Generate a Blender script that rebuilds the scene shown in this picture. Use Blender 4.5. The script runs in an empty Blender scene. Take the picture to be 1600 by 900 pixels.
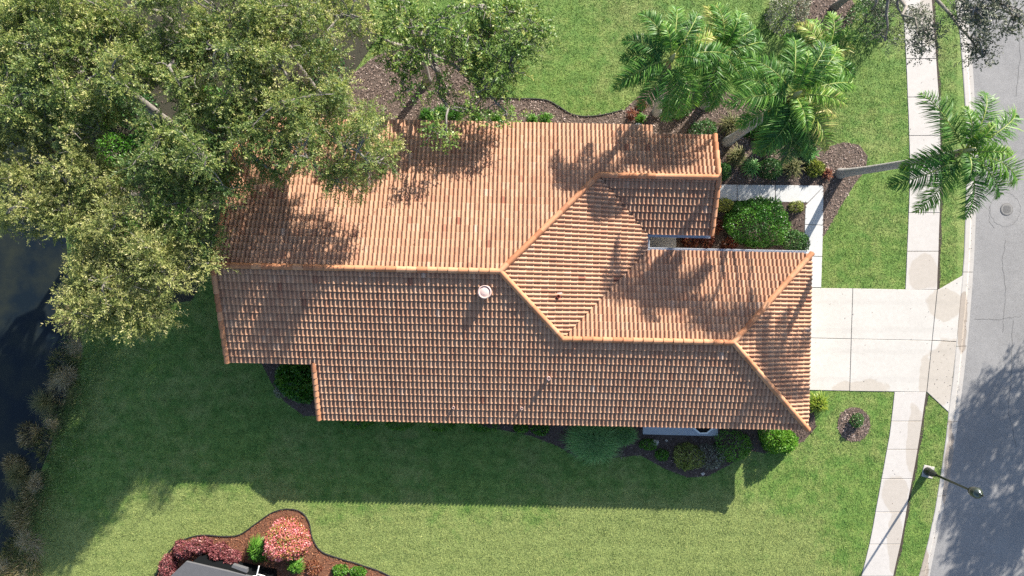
import bpy, bmesh, math, random
import numpy as np
from mathutils import Vector, Matrix, Euler
R = math.radians
SC = bpy.context.scene
COL = SC.collection
random.seed(7)

# ------------------------------------------------------------------ camera, sky, sun, exposure
H, F = 36.0, 1080.0                       # camera height (m), focal length in px of a 1600 px wide picture
cd = bpy.data.cameras.new('camera'); cam = bpy.data.objects.new('camera', cd); COL.objects.link(cam)
cam.location = (0, 0, H); cam.rotation_euler = (0, 0, 0)
cd.sensor_width = 36.0; cd.lens = 36.0 * F / 1600.0; cd.clip_end = 2000; cd.clip_start = 0.5
SC.camera = cam
SUN_EL, SUN_AZ = R(26.4), math.atan2(0.54, 0.84)   # azimuth from +Y towards +X
w = bpy.data.worlds.new('World'); SC.world = w; w.use_nodes = True
nt = w.node_tree; bg = nt.nodes['Background']
sky = nt.nodes.new('ShaderNodeTexSky'); sky.sky_type = 'NISHITA'; sky.sun_disc = False
sky.sun_elevation = SUN_EL; sky.sun_rotation = SUN_AZ
nt.links.new(sky.outputs[0], bg.inputs[0]); bg.inputs[1].default_value = 0.095
ld = bpy.data.lights.new('sun', 'SUN'); ld.energy = 5.0; ld.angle = R(0.5); ld.color = (1.0, 0.93, 0.82)
sun = bpy.data.objects.new('sun', ld); COL.objects.link(sun)
sd = Vector((-math.sin(SUN_AZ) * math.cos(SUN_EL), -math.cos(SUN_AZ) * math.cos(SUN_EL), -math.sin(SUN_EL)))
sun.rotation_euler = sd.to_track_quat('-Z', 'Y').to_euler(); sun.location = (30, 45, 60)
SC.view_settings.view_transform = 'Standard'; SC.view_settings.look = 'None'
SC.view_settings.gamma = 1; SC.view_settings.use_curve_mapping = False
SC.view_settings.exposure = 1.33
SC.render.engine = 'CYCLES'
SC.cycles.max_bounces = 5; SC.cycles.diffuse_bounces = 3; SC.cycles.transmission_bounces = 3
SC.cycles.use_denoising = False

# ------------------------------------------------------------------ helpers
def W(px, py, z=0.0):                      # picture pixel (1600x900) at height z -> world point
    s = (H - z) / F
    return ((px - 800) * s, (450 - py) * s, z)
def W2(px, py, z=0.0): return W(px, py, z)[:2]

def tag(o, label=None, cat=None, group=None, kind=None):
    if label: o['label'] = label
    if cat: o['category'] = cat
    if group: o['group'] = group
    if kind: o['kind'] = kind
    return o
def empty(name, loc=(0, 0, 0), rz=0.0):
    o = bpy.data.objects.new(name, None); COL.objects.link(o)
    o.location = loc; o.rotation_euler = (0, 0, rz); o.empty_display_size = 0.2
    return o
def link(name, me, parent=None, loc=None):
    o = bpy.data.objects.new(name, me); COL.objects.link(o)
    if parent is not None: o.parent = parent
    if loc is not None: o.location = loc
    return o
def np_mesh(name, V, Fc, mat, tint=None, smooth=False):
    V = np.asarray(V, dtype=np.float32); Fc = np.asarray(Fc, dtype=np.int32)
    me = bpy.data.meshes.new(name)
    n, (m, k) = len(V), Fc.shape
    me.vertices.add(n); me.vertices.foreach_set('co', V.ravel())
    me.loops.add(m * k); me.loops.foreach_set('vertex_index', Fc.ravel())
    me.polygons.add(m); me.polygons.foreach_set('loop_start', np.arange(0, m * k, k, dtype=np.int32))
    if tint is not None:
        a = me.attributes.new('tint', 'FLOAT', 'POINT'); a.data.foreach_set('value', np.asarray(tint, dtype=np.float32))
    me.update(calc_edges=True)
    if smooth: me.polygons.foreach_set('use_smooth', np.ones(m, dtype=bool))
    if mat: me.materials.append(mat)
    return me
class MB:
    """collects shapes for one mesh"""
    def __init__(s): s.v = []; s.f = []; s.t = []
    def add(s, vs, fs, tint=0.5):
        b = len(s.v); s.v += [tuple(p) for p in vs]; s.f += [tuple(i + b for i in f) for f in fs]; s.t += [tint] * len(vs)
        return s
    def box(s, c, d, rz=0.0, tint=0.5):
        x, y, z = d[0] / 2, d[1] / 2, d[2] / 2; cs, sn = math.cos(rz), math.sin(rz)
        P = [(-x, -y, -z), (x, -y, -z), (x, y, -z), (-x, y, -z), (-x, -y, z), (x, -y, z), (x, y, z), (-x, y, z)]
        P = [(c[0] + p[0] * cs - p[1] * sn, c[1] + p[0] * sn + p[1] * cs, c[2] + p[2]) for p in P]
        return s.add(P, [(3, 2, 1, 0), (4, 5, 6, 7), (0, 1, 5, 4), (1, 2, 6, 5), (2, 3, 7, 6), (3, 0, 4, 7)], tint)
    def tube(s, pts, rad, n=8, cap=True, tint=0.5):
        pts = [Vector(p) for p in pts]; vs = []; fs = []
        up = Vector((0.123, 0.31, 0.94)).normalized(); prev = None
        for i, p in enumerate(pts):
            d = (pts[min(i + 1, len(pts) - 1)] - pts[max(i - 1, 0)])
            d = d.normalized() if d.length > 1e-9 else Vector((0, 0, 1))
            if prev is None:
                a = d.orthogonal().normalized()
            else:
                a = (prev - d * prev.dot(d)); a = a.normalized() if a.length > 1e-6 else d.orthogonal().normalized()
            prev = a; b = d.cross(a)
            r = rad[i] if hasattr(rad, '__len__') else rad
            for k in range(n):
                t = 2 * math.pi * k / n
                vs.append(p + (a * math.cos(t) + b * math.sin(t)) * r)
        for i in range(len(pts) - 1):
            for k in range(n):
                k2 = (k + 1) % n
                fs.append((i * n + k, i * n + k2, (i + 1) * n + k2, (i + 1) * n + k))
        if cap:
            fs.append(tuple(range(n - 1, -1, -1))); fs.append(tuple((len(pts) - 1) * n + k for k in range(n)))
        return s.add(vs, fs, tint)
    def lathe(s, c, prof, n=20, tint=0.5):          # prof: list of (r, z)
        vs = []; fs = []
        for r, z in prof:
            for k in range(n):
                t = 2 * math.pi * k / n
                vs.append((c[0] + r * math.cos(t), c[1] + r * math.sin(t), c[2] + z))
        for i in range(len(prof) - 1):
            for k in range(n):
                k2 = (k + 1) % n
                fs.append((i * n + k, i * n + k2, (i + 1) * n + k2, (i + 1) * n + k))
        fs.append(tuple(range(n - 1, -1, -1))); fs.append(tuple((len(prof) - 1) * n + k for k in range(n)))
        return s.add(vs, fs, tint)
    def prism(s, poly, z0, z1, tint=0.5):           # poly counter-clockwise xy list; z1 may be a function of (x, y)
        n = len(poly); g = (lambda x, y: z1) if not callable(z1) else z1
        g0 = (lambda x, y: z0) if not callable(z0) else z0
        a = sum(poly[i][0] * poly[(i + 1) % n][1] - poly[(i + 1) % n][0] * poly[i][1] for i in range(n))
        if a < 0: poly = poly[::-1]
        vs = [(x, y, g0(x, y)) for x, y in poly] + [(x, y, g(x, y)) for x, y in poly]
        fs = [tuple(range(n - 1, -1, -1)), tuple(range(n, 2 * n))]
        fs += [(i, (i + 1) % n, n + (i + 1) % n, n + i) for i in range(n)]
        return s.add(vs, fs, tint)
    def build(s, name, mat, parent=None, smooth=False, loc=None, bevel=0.0):
        me = bpy.data.meshes.new(name); me.from_pydata(s.v, [], s.f); me.validate(); me.update()
        a = me.attributes.new('tint', 'FLOAT', 'POINT'); a.data.foreach_set('value', s.t[:len(me.vertices)])
        if bevel:
            bm = bmesh.new(); bm.from_mesh(me)
            bmesh.ops.bevel(bm, geom=bm.edges[:], offset=bevel, segments=1, affect='EDGES', clamp_overlap=True)
            bm.to_mesh(me); bm.free()
        if smooth: me.polygons.foreach_set('use_smooth', [True] * len(me.polygons))
        me.materials.append(mat)
        return link(name, me, parent, loc)

def pip(poly, x, y):                               # points in polygon
    poly = np.asarray(poly); n = len(poly); ins = np.zeros(len(x), bool); j = n - 1
    for i in range(n):
        xi, yi = poly[i]; xj, yj = poly[j]
        c = ((yi > y) != (yj > y)) & (x < (xj - xi) * (y - yi) / (yj - yi + 1e-12) + xi)
        ins ^= c; j = i
    return ins
def spline(pts, n=8, closed=False):                # Catmull-Rom through 2-D points
    P = [np.array(p, float) for p in pts]; out = []; L = len(P)
    for i in range(L if closed else L - 1):
        p0 = P[(i - 1) % L] if closed or i > 0 else P[0]; p1 = P[i]; p2 = P[(i + 1) % L]
        p3 = P[(i + 2) % L] if closed or i + 2 < L else P[-1]
        for k in range(n):
            t = k / n
            out.append(tuple(0.5 * ((2 * p1) + (p2 - p0) * t + (2 * p0 - 5 * p1 + 4 * p2 - p3) * t * t + (3 * p1 - p0 - 3 * p2 + p3) * t ** 3)))
    if not closed: out.append(tuple(P[-1]))
    return out
def vnoise(x, y, seed=0):                          # smooth value noise on numpy arrays, 0..1
    xi, yi = np.floor(x).astype(np.int64), np.floor(y).astype(np.int64); xf, yf = x - xi, y - yi
    def h(a, b):
        v = (a * 374761393 + b * 668265263 + seed * 1442695041) & 0x7fffffff
        v = ((v ^ (v >> 13)) * 1274126177) & 0x7fffffff
        return ((v ^ (v >> 16)) & 0xffff) / 65535.0
    u, v = xf * xf * (3 - 2 * xf), yf * yf * (3 - 2 * yf)
    return (h(xi, yi) * (1 - u) + h(xi + 1, yi) * u) * (1 - v) + (h(xi, yi + 1) * (1 - u) + h(xi + 1, yi + 1) * u) * v

# ------------------------------------------------------------------ materials
def newmat(name):
    m = bpy.data.materials.new(name); m.use_nodes = True
    n = m.node_tree; b = n.nodes['Principled BSDF']
    return m, n, b
def node(n, t, **kw):
    x = n.nodes.new(t)
    for k, v in kw.items(): setattr(x, k, v)
    return x
def noise(n, scale, detail=3, rough=0.55, vec=None, dim='3D'):
    x = node(n, 'ShaderNodeTexNoise'); x.inputs['Scale'].default_value = scale; x.inputs['Detail'].default_value = detail
    x.inputs['Roughness'].default_value = rough
    if vec is not None: n.links.new(vec, x.inputs['Vector'])
    return x.outputs[0]
def ramp(n, fac, stops):
    r = node(n, 'ShaderNodeValToRGB'); e = r.color_ramp.elements
    while len(e) < len(stops): e.new(0.5)
    for i, (p, c) in enumerate(stops):
        e[i].position = p; e[i].color = (*c, 1) if len(c) == 3 else c
    n.links.new(fac, r.inputs[0]); return r.outputs[0]
def mixc(n, fac, a, b, mode='MIX'):
    x = node(n, 'ShaderNodeMix', data_type='RGBA', blend_type=mode)
    for s, v in ((x.inputs[0], fac), (x.inputs[6], a), (x.inputs[7], b)):
        if hasattr(v, 'links'): n.links.new(v, s)
        elif isinstance(v, (int, float)): s.default_value = v
        else: s.default_value = (*v, 1)
    return x.outputs[2]
def mth(n, op, a, b=None, clamp=False):
    x = node(n, 'ShaderNodeMath', operation=op); x.use_clamp = clamp
    for s, v in ((x.inputs[0], a), (x.inputs[1], b)):
        if v is None: continue
        if hasattr(v, 'links'): n.links.new(v, s)
        else: s.default_value = v
    return x.outputs[0]
def bump(n, b, h, strength, dist=0.02):
    x = node(n, 'ShaderNodeBump'); x.inputs['Strength'].default_value = strength; x.inputs['Distance'].default_value = dist
    n.links.new(h, x.inputs['Height']); n.links.new(x.outputs[0], b.inputs['Normal'])
def pos(n): return node(n, 'ShaderNodeNewGeometry').outputs['Position']
def attr(n, name='tint'): return node(n, 'ShaderNodeAttribute', attribute_name=name).outputs['Fac']

def leafmat(name, stops, transl=0.3, rough=0.5, spec=0.35):
    m, n, b = newmat(name)
    c = ramp(n, attr(n), stops)
    n.links.new(c, b.inputs['Base Color']); b.inputs['Roughness'].default_value = rough
    b.inputs['Specular IOR Level'].default_value = spec
    t = node(n, 'ShaderNodeBsdfTranslucent'); n.links.new(mixc(n, 1.0, c, (1.0, 1.05, 0.55), 'MULTIPLY'), t.inputs[0])
    mx = node(n, 'ShaderNodeMixShader'); mx.inputs[0].default_value = transl
    n.links.new(b.outputs[0], mx.inputs[1]); n.links.new(t.outputs[0], mx.inputs[2])
    n.links.new(mx.outputs[0], n.nodes['Material Output'].inputs[0])
    return m
def plain(name, c, rough=0.6, metal=0.0, nscale=0, namp=0.15):
    m, n, b = newmat(name)
    if nscale:
        f = noise(n, nscale, 4, 0.6, pos(n))
        n.links.new(mixc(n, f, tuple(v * (1 - namp) for v in c), tuple(min(1, v * (1 + namp)) for v in c)), b.inputs['Base Color'])
        bump(n, b, f, 0.2, 0.01)
    else: b.inputs['Base Color'].default_value = (*c, 1)
    b.inputs['Roughness'].default_value = rough; b.inputs['Metallic'].default_value = metal
    return m

def lawn_material(name, blade):
    m, n, b = newmat(name); p = pos(n)
    big = noise(n, 0.22, 4, 0.6, p); mid = noise(n, 1.6, 4, 0.65, p); fine = noise(n, 16, 3, 0.7, p)
    sep = node(n, 'ShaderNodeSeparateXYZ'); n.links.new(p, sep.inputs[0])
    green = mixc(n, ramp(n, mid, [(0.3, (0, 0, 0)), (0.7, (1, 1, 1))]), (0.100, 0.205, 0.044), (0.195, 0.290, 0.072))
    dry = mixc(n, ramp(n, fine, [(0.35, (0, 0, 0)), (0.65, (1, 1, 1))]), (0.225, 0.265, 0.092), (0.33, 0.34, 0.145))
    # the south lawn and patches of it are paler and drier than the rest
    d1 = mth(n, 'MULTIPLY', mth(n, 'ADD', sep.outputs[1], 10.2), -0.11, True)
    d1 = mth(n, 'MULTIPLY', mth(n, 'MINIMUM', d1, 0.32), mth(n, 'MULTIPLY', mth(n, 'SUBTRACT', 18.0, sep.outputs[0]), 0.2, True))
    dd = mth(n, 'ADD', mth(n, 'MULTIPLY', mth(n, 'ADD', big, mth(n, 'MULTIPLY', mid, 0.6)), 1.0), d1)
    mow = node(n, 'ShaderNodeMath', operation='SINE'); n.links.new(mth(n, 'MULTIPLY', mth(n, 'ADD', sep.outputs[1], mth(n, 'MULTIPLY', noise(n, 0.12, 2, 0.5, p), 3.0)), 9.5), mow.inputs[0])
    f = ramp(n, dd, [(0.76, (0, 0, 0)), (1.25, (0.6, 0.6, 0.6))])
    c = mixc(n, f, green, dry)
    c = mixc(n, 1.0, c, ramp(n, mth(n, 'ADD', mth(n, 'MULTIPLY', mow.outputs[0], 0.5), 0.5), [(0.2, (0.95, 0.96, 0.95)), (0.8, (1.03, 1.03, 1.03))]), 'MULTIPLY')
    if blade:
        t = attr(n)
        c = mixc(n, 1.0, c, ramp(n, t, [(0.0, (0.55, 0.62, 0.5)), (0.5, (1.0, 1.0, 1.0)), (0.82, (1.35, 1.25, 1.25)), (1.0, (1.9, 1.6, 1.7))]), 'MULTIPLY')
    else:
        c = mixc(n, 1.0, c, ramp(n, fine, [(0.3, (0.5, 0.5, 0.45)), (0.7, (1.1, 1.1, 1.0))]), 'MULTIPLY')
    n.links.new(c, b.inputs['Base Color']); b.inputs['Roughness'].default_value = 0.65
    b.inputs['Specular IOR Level'].default_value = 0.2
    if blade:
        tr = node(n, 'ShaderNodeBsdfTranslucent'); n.links.new(c, tr.inputs[0])
        mx = node(n, 'ShaderNodeMixShader'); mx.inputs[0].default_value = 0.3
        n.links.new(b.outputs[0], mx.inputs[1]); n.links.new(tr.outputs[0], mx.inputs[2])
        n.links.new(mx.outputs[0], n.nodes['Material Output'].inputs[0])
    else: bump(n, b, fine, 0.6, 0.05)
    return m

def concrete(name, base, stain, patches=(), seed=0.0, tyres=()):
    """broom-finished concrete; patches = unwashed areas (x, y, rx, ry) with edges of their own"""
    m, n, b = newmat(name); p = pos(n)
    big = noise(n, 0.5 + seed, 4, 0.6, p); fine = noise(n, 60, 3, 0.7, p); mid = noise(n, 5, 4, 0.65, p)
    c = mixc(n, ramp(n, big, [(0.35, (0, 0, 0)), (0.7, (1, 1, 1))]), base, tuple(v * 0.93 for v in base))
    msk = None
    wob = noise(n, 0.8, 3, 0.5, p)
    for (x, y, rx, ry) in patches:
        mp = node(n, 'ShaderNodeMapping', vector_type='POINT')
        mp.inputs['Location'].default_value = (-x / rx, -y / ry, 0); mp.inputs['Scale'].default_value = (1 / rx, 1 / ry, 0)
        n.links.new(p, mp.inputs[0])
        ln = node(n, 'ShaderNodeVectorMath', operation='LENGTH'); n.links.new(mp.outputs[0], ln.inputs[0])
        d = mth(n, 'ADD', ln.outputs['Value'], mth(n, 'MULTIPLY', mth(n, 'SUBTRACT', wob, 0.5), 1.3))
        k = ramp(n, d, [(0.9, (1, 1, 1)), (1.0, (0, 0, 0))])
        msk = k if msk is None else mixc(n, 1.0, msk, k, 'LIGHTEN')
    if msk is not None: c = mixc(n, msk, c, stain)
    c = mixc(n, 1.0, c, ramp(n, mid, [(0.3, (0.93, 0.93, 0.92)), (0.7, (1.03, 1.03, 1.03))]), 'MULTIPLY')
    spots = ramp(n, noise(n, 2.3, 5, 0.75, p), [(0.66, (0, 0, 0)), (0.74, (1, 1, 1))])
    c = mixc(n, mth(n, 'MULTIPLY', spots, 0.12), c, (0.25, 0.22, 0.2))
    if tyres:                                       # faint tyre tracks, broken up by wear
        sp = node(n, 'ShaderNodeSeparateXYZ'); n.links.new(p, sp.inputs[0]); wear = noise(n, 1.3, 4, 0.7, p)
        for y0 in tyres:
            d = mth(n, 'ABSOLUTE', mth(n, 'SUBTRACT', mth(n, 'ADD', sp.outputs[1], mth(n, 'MULTIPLY', wob, 0.3)), y0 + 0.15))
            k = mth(n, 'MULTIPLY', ramp(n, d, [(0.06, (1, 1, 1)), (0.2, (0, 0, 0))]), mth(n, 'MULTIPLY', wear, 0.16))
            c = mixc(n, k, c, (0.16, 0.15, 0.14))
    n.links.new(c, b.inputs['Base Color']); b.inputs['Roughness'].default_value = 0.85
    bump(n, b, fine, 0.05, 0.003)
    return m

M = {}
M['ground'] = lawn_material('lawn soil and thatch', False)
M['blade'] = lawn_material('grass blades', True)
M['drive'] = concrete('driveway concrete', (0.455, 0.435, 0.41), (0.385, 0.35, 0.31), [
    (*W2(1478, 475), 0.95, 0.85), (*W2(1474, 582), 1.0, 1.75), (*W2(1345, 612), 1.75, 0.65), (*W2(1447, 590), 0.45, 1.3)], 0.0, (-0.75, -2.2, -3.3, -4.75))
M['walk'] = concrete('sidewalk concrete', (0.445, 0.42, 0.40), (0.375, 0.34, 0.305), [
    (*W2(1444, 425), 0.9, 1.0), (*W2(1430, 700), 0.5, 2.2), (*W2(1395, 770), 0.8, 1.0), (*W2(1398, 850), 0.4, 1.6), (*W2(1450, 30), 0.6, 1.4)], 0.3)
M['path'] = concrete('walkway concrete', (0.48, 0.485, 0.49), (0.45, 0.43, 0.41), [], 0.2)
M['kerb'] = concrete('kerb concrete', (0.39, 0.37, 0.35), (0.29, 0.25, 0.215), [(*W2(1485, 745), 0.35, 3.0), (*W2(1505, 500), 0.3, 1.6), (*W2(1445, 890), 0.3, 1.5)], 0.1)
def asphalt():
    m, n, b = newmat('asphalt'); p = pos(n)
    sp = noise(n, 26, 3, 0.85, p); bg_ = noise(n, 0.35, 5, 0.6, p); md = noise(n, 3.0, 4, 0.7, p)
    c = mixc(n, ramp(n, bg_, [(0.3, (0, 0, 0)), (0.7, (1, 1, 1))]), (0.19, 0.188, 0.19), (0.232, 0.228, 0.228))
    c = mixc(n, 1.0, c, ramp(n, sp, [(0.28, (0.62, 0.62, 0.62)), (0.5, (1, 1, 1)), (0.72, (1.35, 1.35, 1.35))]), 'MULTIPLY')
    c = mixc(n, 1.0, c, ramp(n, md, [(0.3, (0.92, 0.92, 0.92)), (0.7, (1.06, 1.06, 1.06))]), 'MULTIPLY')
    n.links.new(c, b.inputs['Base Color']); b.inputs['Roughness'].default_value = 0.9
    bump(n, b, sp, 0.4, 0.01); return m
M['asphalt'] = asphalt()
M['crack'] = plain('crack filler', (0.12, 0.118, 0.118), 0.8)
M['soil'] = plain('dark soil', (0.045, 0.034, 0.027), 0.95, 0, 8, 0.5)
def mulchmat(name, stops):
    m, n, b = newmat(name); p = pos(n); f = noise(n, 22, 4, 0.75, p)
    n.links.new(ramp(n, f, stops), b.inputs['Base Color']); b.inputs['Roughness'].default_value = 0.95; bump(n, b, f, 0.8, 0.04); return m
M['mulch'] = mulchmat('bark mulch', [(0.3, (0.045, 0.034, 0.028)), (0.6, (0.13, 0.095, 0.076)), (0.8, (0.26, 0.20, 0.165))])
M['mulch_shade'] = mulchmat('mulch with shade in colour', [(0.3, (0.04, 0.028, 0.024)), (0.6, (0.10, 0.07, 0.058)), (0.8, (0.17, 0.125, 0.105))])  # bark mulch darkened, the shade over these beds is put into its colour
M['chip_shade'] = leafmat('bark chips with shade in colour', [(0.0, (0.03, 0.02, 0.018)), (0.5, (0.10, 0.072, 0.06)), (1.0, (0.26, 0.2, 0.175))], 0.0, 0.9, 0.1)  # chips darkened along with it, shade put into the colour
M['floor'] = mulchmat('forest floor with shade in colour', [(0.3, (0.018, 0.018, 0.012)), (0.6, (0.045, 0.042, 0.026)), (0.8, (0.10, 0.085, 0.055))])  # litter under the oaks, the deep tree shade painted into its dark tone
M['mulch_red'] = mulchmat('red pine mulch', [(0.3, (0.06, 0.026, 0.015)), (0.6, (0.20, 0.085, 0.045)), (0.8, (0.31, 0.15, 0.085))])
M['chip'] = leafmat('bark chips', [(0.0, (0.05, 0.036, 0.03)), (0.5, (0.19, 0.138, 0.115)), (0.85, (0.38, 0.29, 0.25)), (1.0, (0.55, 0.46, 0.42))], 0.0, 0.9, 0.1)
M['chip_red'] = leafmat('red mulch chips', [(0.0, (0.06, 0.024, 0.015)), (0.5, (0.22, 0.085, 0.045)), (1.0, (0.42, 0.21, 0.12))], 0.0, 0.9, 0.1)
def tilemat(name, stops, moss=1.0):
    m, n, b = newmat(name); p = pos(n)
    c = ramp(n, attr(n), stops)
    mp = node(n, 'ShaderNodeMapping'); mp.inputs['Scale'].default_value = (3.2, 1.1, 1.1); n.links.new(p, mp.inputs[0])
    st = noise(n, 1.3, 5, 0.7, mp.outputs[0]); bl = noise(n, 0.28, 4, 0.6, p); fn = noise(n, 30, 4, 0.7, p)
    c = mixc(n, mth(n, 'MULTIPLY', ramp(n, st, [(0.45, (0, 0, 0)), (0.75, (1, 1, 1))]), 0.4), c, (0.19, 0.115, 0.085))
    c = mixc(n, mth(n, 'MULTIPLY', ramp(n, bl, [(0.4, (0, 0, 0)), (0.75, (1, 1, 1))]), 0.3 * moss), c, (0.33, 0.185, 0.125))
    c = mixc(n, 1.0, c, ramp(n, fn, [(0.25, (0.78, 0.76, 0.75)), (0.75, (1.15, 1.15, 1.15))]), 'MULTIPLY')
    n.links.new(c, b.inputs['Base Color']); b.inputs['Roughness'].default_value = 0.85; b.inputs['Specular IOR Level'].default_value = 0.2
    bump(n, b, fn, 0.25, 0.006); return m
M['tile'] = tilemat('terracotta tile', [(0.0, (0.27, 0.12, 0.078)), (0.3, (0.40, 0.215, 0.135)), (0.6, (0.465, 0.28, 0.18)), (0.85, (0.505, 0.33, 0.23)), (1.0, (0.53, 0.38, 0.29))])
M['ridge'] = tilemat('orange ridge tile', [(0.0, (0.36, 0.155, 0.08)), (0.5, (0.46, 0.215, 0.11)), (1.0, (0.51, 0.27, 0.155))], 1.0)
M['deck'] = plain('roof underlay', (0.07, 0.04, 0.03), 0.9)
M['stucco'] = plain('cream stucco', (0.55, 0.49, 0.40), 0.9, 0, 30, 0.06)
M['fascia'] = plain('painted fascia', (0.42, 0.33, 0.26), 0.6, 0, 6, 0.06)
M['gutter'] = plain('pale gutter metal', (0.55, 0.58, 0.63), 0.35, 0.0, 9, 0.1)
M['white'] = plain('white paint', (0.75, 0.75, 0.74), 0.5, 0, 12, 0.04)
M['glass'] = plain('window glass', (0.02, 0.03, 0.035), 0.05)
M['vent'] = plain('bleached vent metal', (0.55, 0.40, 0.36), 0.6, 0, 14, 0.15)
M['vent_red'] = plain('red painted vent', (0.22, 0.05, 0.035), 0.6, 0, 14, 0.15)
M['dark'] = plain('dark void', (0.012, 0.012, 0.013), 0.8)
M['iron'] = plain('dark iron paint', (0.022, 0.026, 0.025), 0.32, 0.3, 20, 0.2)
M['lamp_cap'] = plain('green grey lamp hood', (0.06, 0.075, 0.07), 0.25, 0.6, 16, 0.2)
M['globe'] = plain('smoked globe', (0.05, 0.052, 0.05), 0.25)
M['manhole'] = plain('cast iron cover', (0.19, 0.185, 0.18), 0.75, 0.2, 25, 0.3)
M['rock'] = plain('pale rock', (0.42, 0.39, 0.36), 0.9, 0, 9, 0.25)
M['slate'] = plain('grey boulder', (0.16, 0.16, 0.165), 0.9, 0, 9, 0.3)
M['grey_roof'] = plain('grey membrane roof', (0.085, 0.086, 0.092), 0.85, 0, 3.5, 0.16)
M['screen'] = plain('dark insect screen', (0.006, 0.007, 0.008), 0.9)
M['screen'].node_tree.nodes['Principled BSDF'].inputs['Specular IOR Level'].default_value = 0.05
M['slabgrey'] = concrete('bluish grey pad concrete', (0.42, 0.44, 0.48), (0.3, 0.3, 0.3), [], 0.15)  # equipment pad concrete in a bluish grey tone
def water():
    m, n, b = newmat('lake water'); p = pos(n)
    f = noise(n, 0.55, 4, 0.6, p); r = noise(n, 6, 3, 0.6, p)
    c = mixc(n, ramp(n, f, [(0.4, (0, 0, 0)), (0.75, (1, 1, 1))]), (0.007, 0.012, 0.017), (0.024, 0.028, 0.020))  # brownish murk patches, which also paint blurred reflections into the colour
    n.links.new(c, b.inputs['Base Color']); b.inputs['Roughness'].default_value = 0.12; b.inputs['IOR'].default_value = 1.33
    bump(n, b, r, 0.12, 0.03); return m
M['water'] = water()
def bark(name, a, c2):
    m, n, b = newmat(name); p = pos(n); f = noise(n, 7, 5, 0.7, p)
    n.links.new(ramp(n, f, [(0.3, a), (0.7, c2)]), b.inputs['Base Color']); b.inputs['Roughness'].default_value = 0.9; bump(n, b, f, 0.5, 0.03); return m
M['bark'] = bark('grey oak bark', (0.10, 0.09, 0.08), (0.26, 0.235, 0.215))
M['palm_bark'] = bark('grey palm trunk', (0.17, 0.165, 0.16), (0.34, 0.325, 0.315))
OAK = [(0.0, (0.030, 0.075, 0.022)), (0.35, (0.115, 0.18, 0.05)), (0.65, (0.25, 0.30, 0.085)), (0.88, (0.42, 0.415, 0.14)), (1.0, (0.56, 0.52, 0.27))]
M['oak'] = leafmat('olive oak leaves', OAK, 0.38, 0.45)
M['oak_pale'] = leafmat('yellow olive oak leaves', [(0.0, (0.06, 0.095, 0.025)), (0.35, (0.17, 0.21, 0.062)), (0.7, (0.37, 0.375, 0.13)), (1.0, (0.54, 0.49, 0.25))], 0.38, 0.45)
M['oak_green'] = leafmat('fresh green broad leaves', [(0.0, (0.03, 0.075, 0.018)), (0.4, (0.085, 0.17, 0.035)), (0.75, (0.18, 0.27, 0.055)), (1.0, (0.33, 0.34, 0.10))], 0.3, 0.4)
M['oak_grey'] = leafmat('grey green street tree leaves', [(0.0, (0.03, 0.042, 0.028)), (0.5, (0.085, 0.105, 0.068)), (1.0, (0.21, 0.215, 0.15))], 0.2, 0.5)
M['frond'] = leafmat('palm fronds', [(0.0, (0.025, 0.085, 0.022)), (0.4, (0.07, 0.195, 0.03)), (0.75, (0.18, 0.33, 0.045)), (1.0, (0.42, 0.38, 0.13))], 0.28, 0.45, 0.3)
M['rachis'] = plain('frond stem', (0.28, 0.28, 0.12), 0.5)
M['bush'] = leafmat('glossy green bush', [(0.0, (0.012, 0.05, 0.010)), (0.5, (0.035, 0.125, 0.016)), (0.85, (0.075, 0.20, 0.022)), (1.0, (0.14, 0.26, 0.04))], 0.25, 0.35)
M['dkbush'] = leafmat('dark green bush', [(0.0, (0.018, 0.05, 0.018)), (0.5, (0.045, 0.125, 0.035)), (1.0, (0.13, 0.23, 0.075))], 0.2, 0.4)
M['lime'] = leafmat('lime yellow leaves', [(0.0, (0.05, 0.10, 0.012)), (0.5, (0.14, 0.24, 0.02)), (1.0, (0.34, 0.38, 0.05))], 0.35, 0.4)
M['lime2'] = leafmat('bright green leaves', [(0.0, (0.025, 0.09, 0.012)), (0.5, (0.07, 0.21, 0.02)), (1.0, (0.18, 0.34, 0.05))], 0.35, 0.4)
M['olive'] = leafmat('yellow green shrub', [(0.0, (0.06, 0.09, 0.02)), (0.5, (0.19, 0.24, 0.05)), (1.0, (0.42, 0.42, 0.13))], 0.3, 0.4)
M['red'] = leafmat('dark red leaves', [(0.0, (0.05, 0.014, 0.018)), (0.45, (0.18, 0.05, 0.06)), (0.8, (0.32, 0.11, 0.115)), (1.0, (0.48, 0.26, 0.24))], 0.25, 0.4)
M['croton'] = leafmat('maroon croton leaves', [(0.0, (0.03, 0.010, 0.010)), (0.5, (0.12, 0.03, 0.025)), (1.0, (0.30, 0.13, 0.06))], 0.2, 0.4)
M['pink'] = leafmat('pink flowers', [(0.0, (0.14, 0.20, 0.035)), (0.3, (0.38, 0.27, 0.08)), (0.45, (0.55, 0.17, 0.13)), (0.7, (0.66, 0.17, 0.21)), (0.88, (0.74, 0.30, 0.33)), (1.0, (0.78, 0.48, 0.46))], 0.3, 0.5)
M['grey_shrub'] = leafmat('silver grey shrub', [(0.0, (0.06, 0.075, 0.05)), (0.5, (0.19, 0.205, 0.15)), (1.0, (0.42, 0.41, 0.35))], 0.2, 0.6)
M['reed'] = leafmat('dry reeds', [(0.0, (0.07, 0.066, 0.03)), (0.4, (0.20, 0.165, 0.07)), (0.8, (0.38, 0.31, 0.16)), (1.0, (0.52, 0.44, 0.30))], 0.2, 0.7)
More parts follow.
